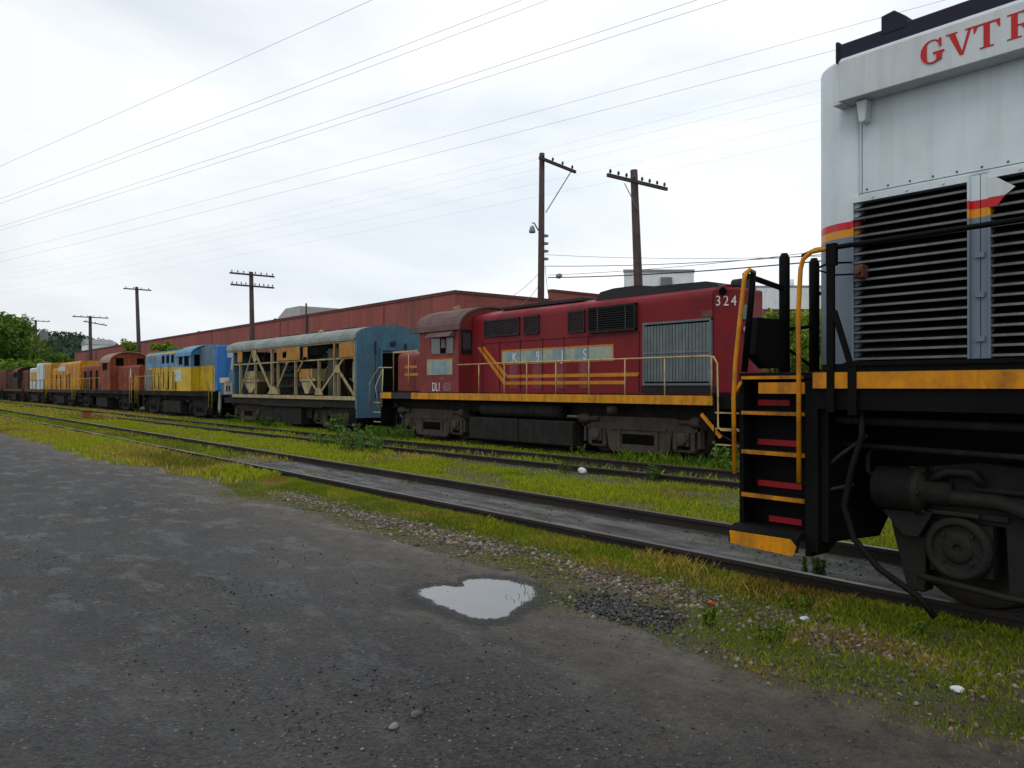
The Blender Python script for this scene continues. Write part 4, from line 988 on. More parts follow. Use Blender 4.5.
    lp = MB(); lp.cyl((14.80, -.70, 3.93), (14.86, -.80, 3.93), .085, 14); lp.build('number_light', VOID, hood)
    q = MB(); q.box(15.08, 15.16, -.40, -.12, 3.28, 3.62); q.build('number_board', SHT, t, bev=.01)
    q = MB(); q.cyl((15.08, -.25, 3.05), (15.18, -.25, 3.05), .09, 14); q.build('headlight', paint('lamp_glass', (.6, .6, .58), .2), t)
    # handrails: top rail and each post
    h = MB(); h.tube([(5.34, -1.47, 2.43), (9, -1.47, 2.43), (14.9, -1.47, 2.42), (15.1, -1.47, 2.40), (15.2, -1.47, 2.25), (15.22, -1.47, 1.5), (15.22, -1.47, .86), (15.3, -1.47, .78), (15.9, -1.40, .78)], .02, 8)
    hr = h.build('handrail', CREAM, t)
    for x in (6.45, 7.69, 8.71, 9.93, 11.2, 12.46, 13.72, 15.05): MB().cyl((x, -1.47, 1.40), (x, -1.47, 2.42), .018, 8).build('handrail_post', CREAM, hr)
    h = MB(); h.tube([(1.3, -1.40, 1.6), (1.3, -1.40, 2.9), (1.35, -1.4, 2.95), (2.95, -1.40, 2.95)], .02, 8); h.cyl((2.3, -1.4, 1.6), (2.3, -1.4, 2.94), .018); h.box(1.3, 2.95, -1.43, -1.37, 2.93, 2.99)
    h.tube([(1.2, -1.40, 2.42), (.3, -1.42, 2.44), (-.3, -1.46, 1.9), (-.35, -1.46, .9)], .02, 8); h.tube([(.6, -1.42, 2.4), (.55, -1.45, 1.0)], .02, 8); h.tube([(.2, -1.2, 2.4), (.1, -1.45, 1.75), (.3, -1.45, 1.0)], .016, 8)
    h.build('step_rail', CREAM, t)
    for xa, xb in ((.50, -.05), (15.10, 15.14)):
        w = MB(); w.prism([(-1.46, .35), (-1.46, 1.5), (-.95, 1.5), (-.95, .5)], 'x', xa, xa + .04); w.box(xb, xb + .55, -1.0, -.96, .4, 1.5); w.build('step_well', BLACK, t)
    for x0, x1 in ((.0, .5), (15.14, 15.75)):
        for z in (.45, .8, 1.15):
            s = MB().box(x0, x1, -1.45, -1.0, z, z + .03).build('step', BLACK, t); MB().box(x0, x1, -1.47, -1.452, z, z + .03).build('step_edge', CREAM, s)
    MB().box(15.2, 15.8, -1.40, 1.40, 1.25, 1.53).build('end_beam', BLACK, t)
    MB().bar((14.75, -1.44, 1.12), (15.28, -1.44, .62), .08, .04, up=(0, 1, 0)).build('yellow_brace', YELL, t)
    MB().bar((15.2, -1.4, .7), (16.0, -1.2, .3), .03).build('pipe', UNDER, t)
    # tanks
    b = MB(); b.prism([(-1.30, .14), (-1.30, .80), (1.30, .80), (1.30, .14), (1.1, .06), (-1.1, .06)], 'x', 5.7, 8.1); b.prism([(-1.30, .14), (-1.30, .80), (1.30, .80), (1.30, .14), (1.1, .06), (-1.1, .06)], 'x', 8.13, 10.4); b.build('fuel_tank', UNDER, t, bev=.03)
    b = MB(); b.tube([(6.2, -1.1, 1.05), (6.25, -1.1, 1.05), (9.8, -1.1, 1.05), (9.85, -1.1, 1.05)], [.1, .2, .2, .1], 18); b.build('air_reservoir', UNDER, t)
    for a in (0, 1): MB().box(.2 + a * 15.3, .6 + a * 15.3, -.15, .15, .7, .95).build('coupler', UNDER, t)
    type_b_truck(t, 3.3); type_b_truck(t, 12.55)
    b = MB(); b.cyl((11.8, -1.2, 1.05), (11.8, -1.2, 1.25), .16, 14); b.build('sand_box', TRUCKM, t)
    return t
build_red_loco()

# ---------------------------------------------------------------- the stripped blue carbody
def build_blue_car():
    t = thing('gutted_carbody', 'gutted blue diesel carbody with its side open, tan truss frame showing', 'locomotive shell', (-42.25, T3, RT3), 'locomotives')
    BLU = paint('faded_blue', (0.07, 0.17, 0.245), 0.55, 0.3, vs=1.0, dirt=(0.05, 0.075, 0.09), streak=0.4, patch=0.35, rust=(0.13, 0.07, 0.04), rustamt=0.12)
    RFM = paint('teal_grey_roof', (0.24, 0.28, 0.255), 0.55, 0.3, vs=.8, dirt=(0.09, 0.10, 0.095), patch=0.6, streak=0.3, rust=(0.16, 0.09, 0.05), rustamt=.12)
    TANP = paint('tan_primer', (0.44, 0.36, 0.19), 0.7, 0.35, vs=2, dirt=(0.12, 0.08, 0.045), streak=0.4, patch=0.4, rust=(0.2, 0.1, 0.04), rustamt=.2)
    ORP = paint('orange_primer', (0.46, 0.21, 0.04), 0.7, 0.35, vs=2, dirt=(0.17, 0.09, 0.04), streak=0.4, patch=0.35)
    GREY = paint('engine_grey', (0.028, 0.030, 0.030), 0.7, 0.4, patch=.5)
    PALE = paint('pale_grey_panel', (.3, .3, .27), .7, .3, patch=.3)
    hw = 1.5
    r = MB(); o = arch(hw + .06, 3.60, 4.13, 18, 2.6); i = arch(hw, 3.58, 4.07, 18, 2.6); r.prism(o + i[::-1], 'x', 1.2, 14.95)
    roof = r.build('roof', RFM, t)
    for x, w in ((2.6, 1.6), (5.2, 2.2), (8.6, 2.0), (11.6, 1.2)): MB().box(x, x + w, -.45, .45, 4.10, 4.17).build('roof_hatch', GREY, roof)
    MB().tube([(10.6, -.9, 4.02), (10.7, -.9, 4.1), (10.9, -.9, 4.1)], .06).build('roof_vent', CREAM, roof)
    MB().box(1.3, 14.9, -hw - .05, -hw + .0, 3.53, 3.62).build('eave', RFM, roof)
    e = MB()
    prof = [(-hw, .85)] + arch(hw, 3.60, 4.14, 18, 2.6)[::-1] + [(hw, .85)]
    # end wall as pieces round the doorway
    e.prism([(-hw, .55), (-hw, 3.6), (-.42, 3.6), (-.42, .55)], 'x', 14.95, 15.03); e.prism([(.42, .55), (.42, 3.6), (hw, 3.6), (hw, .55)], 'x', 14.95, 15.03); e.prism(arch(hw, 3.602, 4.14, 18, 2.6), 'x', 14.95, 15.03); e.box(14.95, 15.03, -.419, .419, 3.05, 3.601)
    ew = e.build('end_wall', BLU, t)
    MB().box(14.93, 14.95, -.42, .42, 1.2, 3.05).build('doorway', VOID, ew)
    d = MB(); d.box(15.031, 15.10, -.52, -.43, 1.1, 3.15); d.box(15.031, 15.10, .43, .52, 1.1, 3.15); d.box(15.031, 15.11, -.52, .52, 3.152, 3.25); d.build('door_frame', BLU, ew)
    MB().cyl((15.03, .05, 3.42), (15.16, .05, 3.42), .10, 14).build('end_lamp', GREY, ew)
    for y, z0, z1 in ((-.72, 3.0, 3.5), (.63, 3.1, 3.45)): MB().box(15.031, 15.09, y - .03, y + .03, z0, z1).build('bracket', GREY, ew)
    MB().cyl((15.06, -.72, 1.3), (15.06, -.72, 2.99), .015).build('grab_iron', GREY, ew)
    MB().box(14.90, 15.04, -hw - .012, -hw + .01, .9, 3.62).build('corner_post', BLU, ew)
    # inside
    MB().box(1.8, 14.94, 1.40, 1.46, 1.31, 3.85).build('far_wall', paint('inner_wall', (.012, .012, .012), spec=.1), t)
    MB().box(1.2, 14.94, -1.40, 1.40, 1.18, 1.30).build('floor', UNDER, t)
    n = MB(); n.box(5.4, 9.3, -.55, .55, 1.3, 2.55); n.prism([(-.8, 2.2), (-.5, 2.75), (.5, 2.75), (.8, 2.2)], 'x', 5.5, 9.2)
    for k in range(8): n.cyl((5.75 + .45 * k, -.62, 2.42), (5.75 + .45 * k, -.85, 2.55), .12, 10)
    n.tube([(5.4, -.9, 1.75), (9.3, -.9, 1.75)], .09); n.tube([(9.2, -.7, 3.0), (11.5, -.7, 3.0)], .12)
    n.build('engine', GREY, t)
    n = MB(); n.cyl((3.6, -.1, 1.9), (5.2, -.1, 1.9), .5, 18); n.box(11.9, 13.1, -.6, .7, 1.3, 3.0); n.build('generator', GREY, t)
    MB().box(12.0, 12.9, -1.2, -.9, 1.35, 3.3).build('cabinet', paint('dark_green_cabinet', (.035, .045, .04), patch=.4), t)
    MB().box(14.30, 14.80, -1.3, -1.25, 1.95, 2.72).build('panel', PALE, t)
    for k in range(34):
        x, z = rng.uniform(2.6, 14.2), rng.uniform(1.4, 3.4); p = [(x, rng.uniform(-1.2, -.6), z)]
        for q in range(3): p.append((p[-1][0] + rng.choice((-.7, 0, .6)), p[-1][1] + rng.uniform(-.1, .1), min(3.5, max(1.35, p[-1][2] + rng.choice((-.6, -.2, .5))))))
        MB().tube(p, rng.uniform(.015, .04), 6).build('pipe', rng.choice((GREY, UNDER, RUST, TANP)), t)
    # truss
    y0, y1 = -hw - .0, -hw + .10
    s = MB(); s.box(1.9, 14.88, y0, y1, 1.22, 1.37); s.box(1.9, 14.88, y0 + .01, y1 - .01, 3.46, 3.56); s.box(1.9, 14.88, y0 + .02, y1 - .02, 2.82, 2.88); tr = s.build('truss_frame', TANP, t)
    for x, w, z1 in ((2.95, .12, 3.5), (4.9, .06, 3.5), (6.88, .12, 3.5), (7.55, .05, 3.5), (9.44, .08, 2.85), (11.72, .08, 2.85), (13.12, .06, 3.5), (14.82, .10, 3.5), (13.46, .05, 2.4)):
        MB().box(x - w * .38, x + w * .38, y0 - .008, y1 + .01, 1.39, z1).build('truss_post', TANP, tr)
    for a, b, w in (((4.55, 3.45), (3.1, 1.6), .07), ((4.85, 3.4), (6.9, 1.5), .14), ((8.65, 2.83), (7.3, 1.45), .10), ((13.9, 2.83), (11.8, 1.45), .11), ((13.4, 2.45), (14.75, 1.42), .11), ((10.6, 2.2), (11.75, 1.45), .08), ((10.2, 2.82), (9.7, 2.4), .06)):
        MB().bar((a[0], y0 + .03, a[1]), (b[0], y0 + .03, b[1]), w * .8, .05, up=(0, 1, 0)).build('truss_diagonal', TANP, tr)
    for p in ([(4.6, 3.5), (5.1, 3.5), (5.15, 3.0), (4.85, 2.9), (4.6, 3.2)], [(6.5, 1.41), (7.7, 1.41), (7.3, 1.75), (6.9, 1.75)], [(11.4, 1.41), (12.2, 1.41), (11.9, 1.7), (11.6, 1.7)], [(13.2, 2.3), (13.7, 2.3), (13.6, 2.6), (13.3, 2.6)]):
        MB().prism(p, 'y', y0 - .02, y0 - .009).build('gusset', TANP, tr)
    for a, b, z0, z1 in ((2.74, 3.36, 2.95, 3.5), (7.6, 8.2, 2.9, 3.45), (8.2, 8.62, 2.9, 3.02), (8.2, 8.62, 3.3, 3.45), (8.64, 10.0, 2.9, 3.45), (10.3, 10.7, 2.9, 3.0), (10.35, 10.75, 2.9, 3.42), (13.14, 13.25, 2.89, 3.45), (13.62, 14.78, 2.89, 3.45)):
        MB().box(a, b, y0 - .035, y0 - .012, z0, z1).build('side_panel', ORP, t)
    MB().box(10.05, 10.30, y0 - .03, y0 - .01, 2.88, 3.45).build('slot', VOID, t)
    for x0, x1 in ((3.05, 5.1), (9.65, 11.2)):
        h = MB(); m = (x0 + x1) / 2
        h.box(x0 + .35, x1 - .3, y0 + .12, y0 + .9, 2.12, 2.5); h.box(x0 + .05, x1, y0 + .10, y0 + .95, 1.98, 2.10); h.prism([(x0 + .1, 1.97), (x1 - .25, 1.97), (m + .05, 1.45), (m - .25, 1.45)], 'y', y0 + .14, y0 + .8)
        h.build('hopper', TANP if x0 < 5 else TANP, t)
    MB().box(9.7, 10.7, y0 + .08, y0 + .11, 2.12, 2.5).build('side_panel', ORP, t)
    # broken blue nose end at the left
    n = MB(); n.prism([(.1, 1.3), (.0, 1.8), (.35, 2.1), (1.0, 2.25), (1.5, 2.9), (1.75, 3.5), (1.9, 3.55), (1.9, 1.3)], 'y', -1.40, 1.40); n.build('nose', BLU, t, bev=.05)
    MB().prism([(1.42, 2.62), (1.62, 3.2), (1.86, 3.25), (1.86, 2.62)], 'y', -1.42, -1.402).build('cab_window', GLASS, t)
    MB().box(.0, 1.3, -1.46, -1.30, 1.95, 2.22).build('nose_panel', paint('chalky_white', (.5, .48, .44), patch=.4, rust=(.2, .09, .04), rustamt=.25), t)
    MB().box(.65, 1.85, -1.47, -1.41, 1.36, 1.94).build('nose_panel', PALE, t); MB().box(.8, 1.3, -1.475, -1.471, 1.9, 2.05).build('nose_panel', ORP, t)
    for x in (1.0, 1.35): MB().box(x, x + .18, -1.478, -1.4705, 1.5, 1.8).build('slot', VOID, t)
    MB().prism([(-.1, 1.5), (.1, 1.5), (.05, .6), (-.05, .35), (-.2, .6)], 'y', -1.48, -1.40).build('bent_ladder', PALE, t)
    # underneath
    f = MB(); f.box(.6, 14.9, -1.42, 1.42, .92, 1.19); f.box(5.4, 6.8, -1.35, 1.3, .2, .93); f.box(6.95, 9.8, -1.38, 1.38, .12, .93); f.tube([(5.5, -1.43, .9), (12, -1.44, .9)], .05); f.box(10.0, 10.5, -1.2, 1.2, .4, .93)
    f.build('underframe', UNDER, t)
    MB().box(14.3, 14.95, -1.47, -1.0, .3, .9).build('step_well', BLACK, t)
    type_b_truck(t, 3.1); type_b_truck(t, 12.3)
    return t
build_blue_car()

# ---------------------------------------------------------------- the older engines further along the train
def far_engine(name, label, cat, X0, L, hoods, cab, frame, extras, yel):
    """hoods: (x0, x1, half width, z top, material, round); cab: dict; extras: callback(t)"""
    t = thing(name, label, cat, (X0, T3, RT3), 'locomotives')
    f = MB(); f.box(.4, L - .4, -1.46, 1.46, 1.22, 1.50); f.box(.6, L - .6, -.8, .8, .85, 1.23); f.build('underframe', frame, t)
    MB().prism([(-1.3, .2), (-1.3, .9), (1.3, .9), (1.3, .2), (1.1, .1), (-1.1, .1)], 'x', L * .5 - 1.9, L * .5 + 1.7).build('fuel_tank', UNDER, t)
    for x0, x1, hw, zt, m, rd in hoods:
        p = [(-hw, 1.5), (-hw, zt - rd)] + [(-hw + rd - rd * math.cos(R(a)), zt - rd + rd * math.sin(R(a))) for a in range(20, 91, 35)] + [(hw - rd + rd * math.sin(R(a)), zt - rd + rd * math.cos(R(a))) for a in range(0, 80, 35)] + [(hw, zt - rd), (hw, 1.5)]
        h = MB().prism(p, 'x', x0, x1).build('hood', m, t)
        n = int((x1 - x0) / 1.5)
        for i in range(1, n): MB().box(x0 + i * (x1 - x0) / n - .012, x0 + i * (x1 - x0) / n + .012, -hw - .012, -hw + .002, 1.55, zt - .5).build('door_seam', VOID, h)
    if cab:
        x0, x1, hw, ze, zt, m, rm = cab['x0'], cab['x1'], 1.42, cab['ze'], cab['zt'], cab['m'], cab['rm']
        c = MB().prism([(-hw, 1.5)] + arch(hw, ze, zt - .05, 14, 2.3)[::-1] + [(hw, 1.5)], 'x', x0, x1).build('cab', m, t)
        MB().prism(arch(hw + .07, ze - .02, zt, 14, 2.3) + arch(hw + .02, ze - .04, zt - .055, 14, 2.3)[::-1], 'x', x0 - .15, x1 + .15).build('cab_roof', rm, c)
        for a, b, z0, z1 in cab['win']:
            w = MB().box(a, b, -hw - .012, -hw + .002, z0, z1).build('window', VOID, c)
            MB().box(a - .04, b + .04, -hw - .02, -hw - .0, z0 - .05, z0 - .002).build('window_sill', m, w)
        for y in cab.get('endwin', ()):
            MB().box(x1, x1 + .012, y - .28, y + .28, cab['ew'][0], cab['ew'][1]).build('window', VOID, c)
    h = MB(); h.tube([(.9, -1.45, 2.45), (cab['x0'] - .1 if cab else L - 1, -1.45, 2.45)], .022, 6)
    hr = h.build('handrail', yel, t)
    for i in range(6):
        x = .9 + i * ((cab['x0'] if cab else L) - 1.2) / 5; MB().cyl((x, -1.45, 1.4), (x, -1.45, 2.45), .02, 6).build('handrail_post', yel, hr)
    for x0 in (.05, L - .6):
        s = MB(); s.tube([(x0, -1.48, .6), (x0, -1.48, 2.5)], .025, 6); s.build('step_rail', yel, t)
        s = MB(); s.tube([(x0 + .5, -1.48, .6), (x0 + .5, -1.48, 2.5)], .025, 6); s.build('step_rail', yel, t)
        MB().box(x0, x0 + .5, -1.0, -.96, .4, 1.45).build('step_well', BLACK, t)
    for a in (-.25, L - .25): MB().box(a, a + .5, -.15, .15, .7, .95).build('coupler', UNDER, t)
    type_b_truck(t, 3.2, mat=UNDER); type_b_truck(t, L - 3.2, mat=UNDER)
    extras(t)
    return t

def build_far_engines():
    YLW = paint('faded_yellow', (0.62, 0.41, 0.018), 0.55, 0.3, vs=1.2, dirt=(0.12, 0.075, 0.02), streak=0.6, patch=0.5, rust=(0.14, 0.06, 0.02), rustamt=0.32)
    LBL = paint('sky_blue_paint', (0.08, 0.24, 0.40), 0.5, 0.25, vs=1.2, dirt=(0.10, 0.13, 0.15), streak=0.3, patch=0.3)
    BBL = paint('bright_blue_paint', (0.03, 0.16, 0.46), 0.5, 0.25, vs=1.2, dirt=(0.05, 0.08, 0.12), streak=0.3, patch=0.3)
    CABM = paint('blue_over_yellow', (0.62, 0.41, 0.018), 0.55, 0.2, bands=[(2.88, (0.08, 0.24, 0.40)), (4.9, (0.08, 0.24, 0.40))], dirt=(0.12, 0.09, 0.05), streak=0.4)
    TEA = paint('weathered_blue_roof', (0.10, 0.18, 0.23), 0.55, 0.3, dirt=(.11, .12, .12), patch=.4)
    PALE = paint('pale_square', (0.5, 0.55, 0.56), .6, .3, vs=4)
    RST = paint('rusty_red', (0.30, 0.065, 0.025), 0.75, 0.4, vs=1.2, dirt=(0.09, 0.035, 0.022), streak=0.5, patch=0.5, rust=(0.10, 0.04, 0.022), rustamt=0.4)
    RSTR = paint('pale_rusty_roof', (0.33, 0.22, 0.17), 0.75, 0.35, dirt=(0.17, 0.08, 0.05), patch=0.6)
    ORY = paint('orange_yellow', (0.60, 0.27, 0.010), 0.6, 0.35, vs=1.2, dirt=(0.2, 0.06, 0.02), streak=0.55, patch=0.4, rust=(0.16, 0.06, 0.025), rustamt=0.25)
    WHT = paint('chalky_white_blue', (0.60, 0.69, 0.72), 0.6, 0.3, vs=1.0, dirt=(0.17, 0.17, 0.13), streak=0.5, patch=0.35)
    DRK = paint('charred_brown', (0.030, 0.020, 0.017), 0.8, 0.4, vs=1.2, dirt=(0.06, 0.035, 0.025), patch=0.5, rust=(0.08, 0.035, 0.02), rustamt=0.3)
    BRN = paint('brown_rust', (0.14, 0.05, 0.028), 0.8, 0.4, vs=1.2, dirt=(0.05, 0.03, 0.02), patch=0.5, streak=0.4)
    GRB = paint('grey_blue_panel', (0.14, 0.18, 0.19), .6, .3, streak=.4)
    def ex_yellow(t):
        # blue upper band of the hoods, windows, pale square, white-lettered blue end
        hoods = [c for c in kids(t) if c.name.startswith('hood')]
        b = MB(); b.box(.45, 9.2, -.912, .912, 3.02, 3.86); b.box(.5, 9.2, -.72, .72, 3.86, 4.07); b.build('blue_band', LBL, hoods[0])
        b = MB(); b.box(11.78, 14.29, -.915, .915, 2.95, 4.0); b.box(11.8, 14.29, -.7, .7, 4.0, 4.12); b.build('blue_band', TEA, hoods[1])
        for x in (4.3, 5.3, 6.3): MB().box(x, x + .55, -.922, -.911, 3.25, 3.75).build('grille', VOID, hoods[0])
        for x in (1.1, 2.4, 7.4): MB().box(x, x + .7, -.92, -.911, 3.3, 3.7).build('grille', GRB, hoods[0])
        MB().box(.3, 1.9, -.925, -.895, 1.55, 2.9).build('door', GRB, hoods[0])
        for x in (2.6, 3.5, 4.6, 5.6, 6.6, 7.2): MB().box(x, x + .09, -.922, -.9, 1.6, 2.5 + .3 * (x % 1)).build('slot', VOID, hoods[0])
        MB().box(8.75, 10.0, -1.432, -1.421, 2.05, 2.75).build('pale_square', PALE, t)
        MB().box(12.2, 13.2, -.93, -.90, 1.55, 2.9).build('door', YLW, hoods[1])
        n = MB(); n.prism([(14.3, -.95), (14.3, .95), (14.75, .95), (15.05, .6), (15.05, -.6), (14.75, -.95)], 'z', 1.5, 4.0); e = n.build('nose', BBL, t, bev=.06)
        MB().box(15.05, 15.06, -.5, .5, 3.35, 3.62).build('number_board', PALE, e)
        MB().box(13.35, 14.0, -.93, -.90, 1.55, 2.9).build('door', YLW, hoods[1])
        for y in (-.3, .3): MB().cyl((15.0, y, 3.8), (15.12, y, 3.8), .09, 10).build('headlight', PALE, e)
        MB().box(14.9, 15.5, -1.4, 1.4, .95, 1.5).build('end_beam', BLACK, t)
    far_engine('locomotive', 'yellow locomotive with sky blue roof and cab and a bright blue end', 'locomotive', -58.9, 15.6, [(.4, 9.3, .9, 3.98, YLW, .2), (11.7, 14.3, .9, 3.98, YLW, .2)],
               dict(x0=9.2, x1=11.75, ze=3.55, zt=4.24, m=CABM, rm=LBL, win=[(9.55, 10.25, 3.05, 3.5), (10.6, 11.4, 2.95, 3.6)], endwin=(-.95,), ew=(2.95, 3.6)), BLACK, ex_yellow, YLW)
    # the blue upper half of its cab
    def ex_rust(t):
        hd = [c for c in kids(t) if c.name.startswith('hood')]
        for x in (1.2, 3.4, 5.6): MB().box(x, x + .8, -.925, -.895, 1.55, 3.1).build('door_opening', VOID, hd[0])
        for x in (2.2, 4.5, 6.5): MB().box(x, x + .8, -.925, -.895, 1.6, 3.0).build('door', RST if x > 3 else BRN, hd[0])
        MB().box(8.2, 10.1, -1.15, -.85, 1.9, 3.0).build('cabinet', RST, t, bev=.05)
        MB().box(9.0, 9.8, -.93, -.88, 3.2, 3.6).build('door_opening', VOID, t)
        p = MB(); p.prism([(18.6, 2.4), (18.95, 2.4), (18.9, 2.9), (18.75, 3.05)], 'y', -1.45, -1.43); p.build('pale_square', PALE, t)
    far_engine('locomotive', 'rusty red brown locomotive with a pale arched cab roof, beside the yellow one', 'locomotive', -79.0, 19.3, [(.6, 9.8, .9, 3.6, RST, .25), (12.8, 18.9, .9, 3.3, RST, .2)],
               dict(x0=9.8, x1=12.8, ze=3.62, zt=4.45, m=RST, rm=RSTR, win=[(10.4, 11.9, 3.05, 3.75)], endwin=(-.75, .75), ew=(3.36, 3.95)), BLACK, ex_rust, YLW)
    def ex_or(t):
        MB().box(3.6, 7.0, -.925, -.89, 3.25, 3.75).build('pale_square', PALE, t)
        for x in (1.2, 5.2, 8.4): MB().box(x, x + .7, -.925, -.895, 1.6, 3.0).build('door', BRN if x > 8 else ORY, t)
        for x in (2.4, 4.4, 7.4): MB().box(x, x + .4, -.922, -.895, 1.6, 2.9).build('slot', VOID, t)
    far_engine('locomotive', 'orange yellow locomotive streaked with rust, between the rusty and the white one', 'locomotive', -93.0, 13.6, [(.5, 4.0, .9, 3.6, ORY, .2), (4.0, 13.2, .9, 4.1, ORY, .3)], None, DRK, ex_or, YLW)
    def ex_wh(t):
        MB().box(1.0, 4.6, -.93, -.89, 2.4, 3.4).build('yellow_patch', YLW, t); MB().box(1.4, 4.4, -.935, -.89, 1.55, 2.1).build('pale_square', PALE, t)
        MB().box(4.9, 6.2, -.93, -.88, 1.6, 3.4).build('slot', GRB, t); MB().box(8.7, 10.0, -.93, -.88, 1.6, 3.6).build('door', ORY, t)
    far_engine('locomotive', 'chalky white and pale blue locomotive with a yellow patch, far along the train', 'locomotive', -107.2, 13.8, [(.5, 6.4, .9, 3.9, WHT, .2), (6.4, 10.2, 1.1, 4.3, WHT, .2), (10.2, 13.4, .9, 4.2, ORY, .2)], None, RUST, ex_wh, RUST)
    far_engine('locomotive', 'charred dark brown locomotive near the left edge of the row', 'locomotive', -124.5, 16.8, [(.5, 8.8, .9, 3.6, DRK, .2), (12.4, 16.2, .9, 3.7, BRN, .2)],
               dict(x0=8.8, x1=12.4, ze=3.5, zt=4.2, m=DRK, rm=BRN, win=[(9.3, 11.9, 2.9, 3.5)]), RUST, lambda t: None, RUST)
    t = far_engine('locomotive', 'brown rusted locomotive cut off by the left edge of the photograph', 'locomotive', -142.0, 16.8, [(.5, 16.2, 1.0, 4.1, BRN, .25)], None, DRK, lambda t: None, RUST)
build_far_engines()

# ---------------------------------------------------------------- buildings
def build_buildings():
    XC, YF, ZT = -48.37, 34.0, 8.85
    t = thing('warehouse', 'long red painted brick warehouse with a flat roof, behind the row of locomotives', 'warehouse', (0, 0, 0))
    MB().box(-183, XC, YF, YF + .4, -.4, ZT - .25).build('wall', M_BRICK, t)
    MB().box(XC - .4, XC, YF + .401, 43.6, -.4, ZT - .25).build('wall', M_BRICK, t)
    MB().box(XC - .45, XC - .0, 43.601, 95, -.4, 9.45).build('wall', M_BRICK, t)
    MB().box(-183, XC - .41, YF + .41, 94.5, ZT - .9, ZT - .6).build('roof', paint('tar_roof', (.05, .05, .05), .9), t)
    COP = paint('coping', (0.135, 0.045, 0.042), .8, .3)
    c = MB(); c.box(-183.05, XC + .06, YF - .06, YF + .46, ZT - .249, ZT); c.build('coping', COP, t)
    MB().box(XC - .46, XC + .06, YF + .461, 43.6, ZT - .249, ZT).build('coping', COP, t)
    MB().box(XC - .5, XC + .06, 43.56, 95, 9.451, 9.66).build('coping', COP, t)
    for (x, z0, z1, w) in ((-57.2, 5.9, 7.0, 1.0), (-67.5, 5.7, 6.9, 1.3)):
        wn = MB().box(x - w / 2, x + w / 2, YF - .02, YF - .003, z0, z1).build('window', paint('green_glass', (.09, .105, .075), .4, .4), t)
        s = MB(); s.box(x - w / 2 - .1, x + w / 2 + .1, YF - .06, YF - .003, z0 - .15, z0 - .003); s.box(x - .03, x + .03, YF - .03, YF - .021, z0, z1); s.build('sill', M_BRICK, wn)
    p = MB(); p.cyl((-73.5, YF - .12, 0), (-73.5, YF - .12, 9.9), .09, 10); p.build('downpipe', paint('dark_pipe', (.07, .035, .035)), t)
    for x in (-58.7, -80, -101, -122, -143, -164): MB().box(x - .06, x + .06, YF - .03, YF - .001, -.3, ZT - .26).build('joint', paint('joint', (.12, .05, .045), .9), t)
    for x in (-86.0, -112.0): MB().cyl((x, YF + 2, ZT - .6), (x, YF + 2, ZT + .5), .22, 10).build('roof_vent', COP, t)
    # pale gabled monitor on the roof, well back
    a, b = W(278, 316, 46), W(316, 306, 46)
    g = MB(); zr = W(296, 306.5, 46).z; zb = 8.2; x0, x1 = a.x, a.x + 7.2
    g.prism([(x0, zb), (x0 + .01, zr - 1.1), (x0 + 2.6, zr), (x1, zr), (x1, zb)], 'y', 46, 58)
    tag(g.build('roof_monitor', paint('pale_sheet', (.42, .42, .40), .6, .15)), 'pale grey gabled housing on the warehouse roof', 'roof housing')
    # white industrial buildings behind
    GW = paint('white_sheeting', (.74, .77, .78), .6, .12, dirt=(.3, .3, .3), streak=.2)
    t = thing('industrial_building', 'white flat topped industrial block rising behind the maroon locomotive', 'building', (0, 0, 0), 'white industrial buildings')
    D = 110; p, q = WD(624, 272, D), WD(694, 273, D); top = p.z; d = Vector((q.x - p.x, q.y - p.y)); n = Vector((p.x + q.x, p.y + q.y)).normalized() * 14
    quad = [(p.x, p.y), (q.x, q.y), (q.x + n.x, q.y + n.y), (p.x + n.x, p.y + n.y)]
    MB().prism(quad, 'z', -.4, top).build('wall', GW, t)
    ce = [(sum(v[0] for v in quad) / 4), (sum(v[1] for v in quad) / 4)]
    MB().prism([(ce[0] + (v[0] - ce[0]) * 1.02, ce[1] + (v[1] - ce[1]) * 1.02) for v in quad], 'z', top, top + .35).build('roof', paint('grey_roof', (.25, .25, .26)), t)
    for px, py, w, m in ((666.5, 277, 3.2, 'grey_door'), (683.5, 284, 1.6, 'grey_door')):
        v = WD(px, py, D - .4); u = d.normalized() * w / 4; nn = n.normalized() * .2
        MB().prism([(v.x - u.x, v.y - u.y), (v.x + u.x, v.y + u.y), (v.x + u.x + nn.x, v.y + u.y + nn.y), (v.x - u.x + nn.x, v.y - u.y + nn.y)], 'z', v.z - 3, v.z).build('window', paint(m, (.18, .19, .2)), t)
    t = thing('industrial_building', 'white flat topped industrial block behind the bushes, beside the black end posts', 'building', (0, 0, 0), 'white industrial buildings')
    D = 90; p, q = WD(757, 288, D), WD(850, 284, D); d = Vector((q.x - p.x, q.y - p.y)); n = Vector((-d.y, d.x)).normalized() * 16
    MB().prism([(p.x, p.y), (q.x, q.y), (q.x + n.x, q.y + n.y), (p.x + n.x, p.y + n.y)], 'z', -.4, p.z).build('wall', GW, t)
    MB().prism([(p.x - .3, p.y), (q.x, q.y - .3), (q.x + n.x, q.y + n.y), (p.x + n.x, p.y + n.y)], 'z', p.z, p.z + .3).build('roof', paint('grey_roof', (.25, .25, .26)), t)
    v = WD(791, 283, D + 3); MB().cyl((v.x, v.y, p.z), (v.x, v.y, v.z + .4), .35, 10).build('roof_vent', GW, t)
    # low brick shed under it
    D = 80; p, q = WD(757, 309, D), WD(832, 312, D); d = Vector((q.x - p.x, q.y - p.y)); n = Vector((-d.y, d.x)).normalized() * 6
    t = thing('brick_shed', 'low red brick shed half hidden behind green bushes', 'shed', (0, 0, 0))
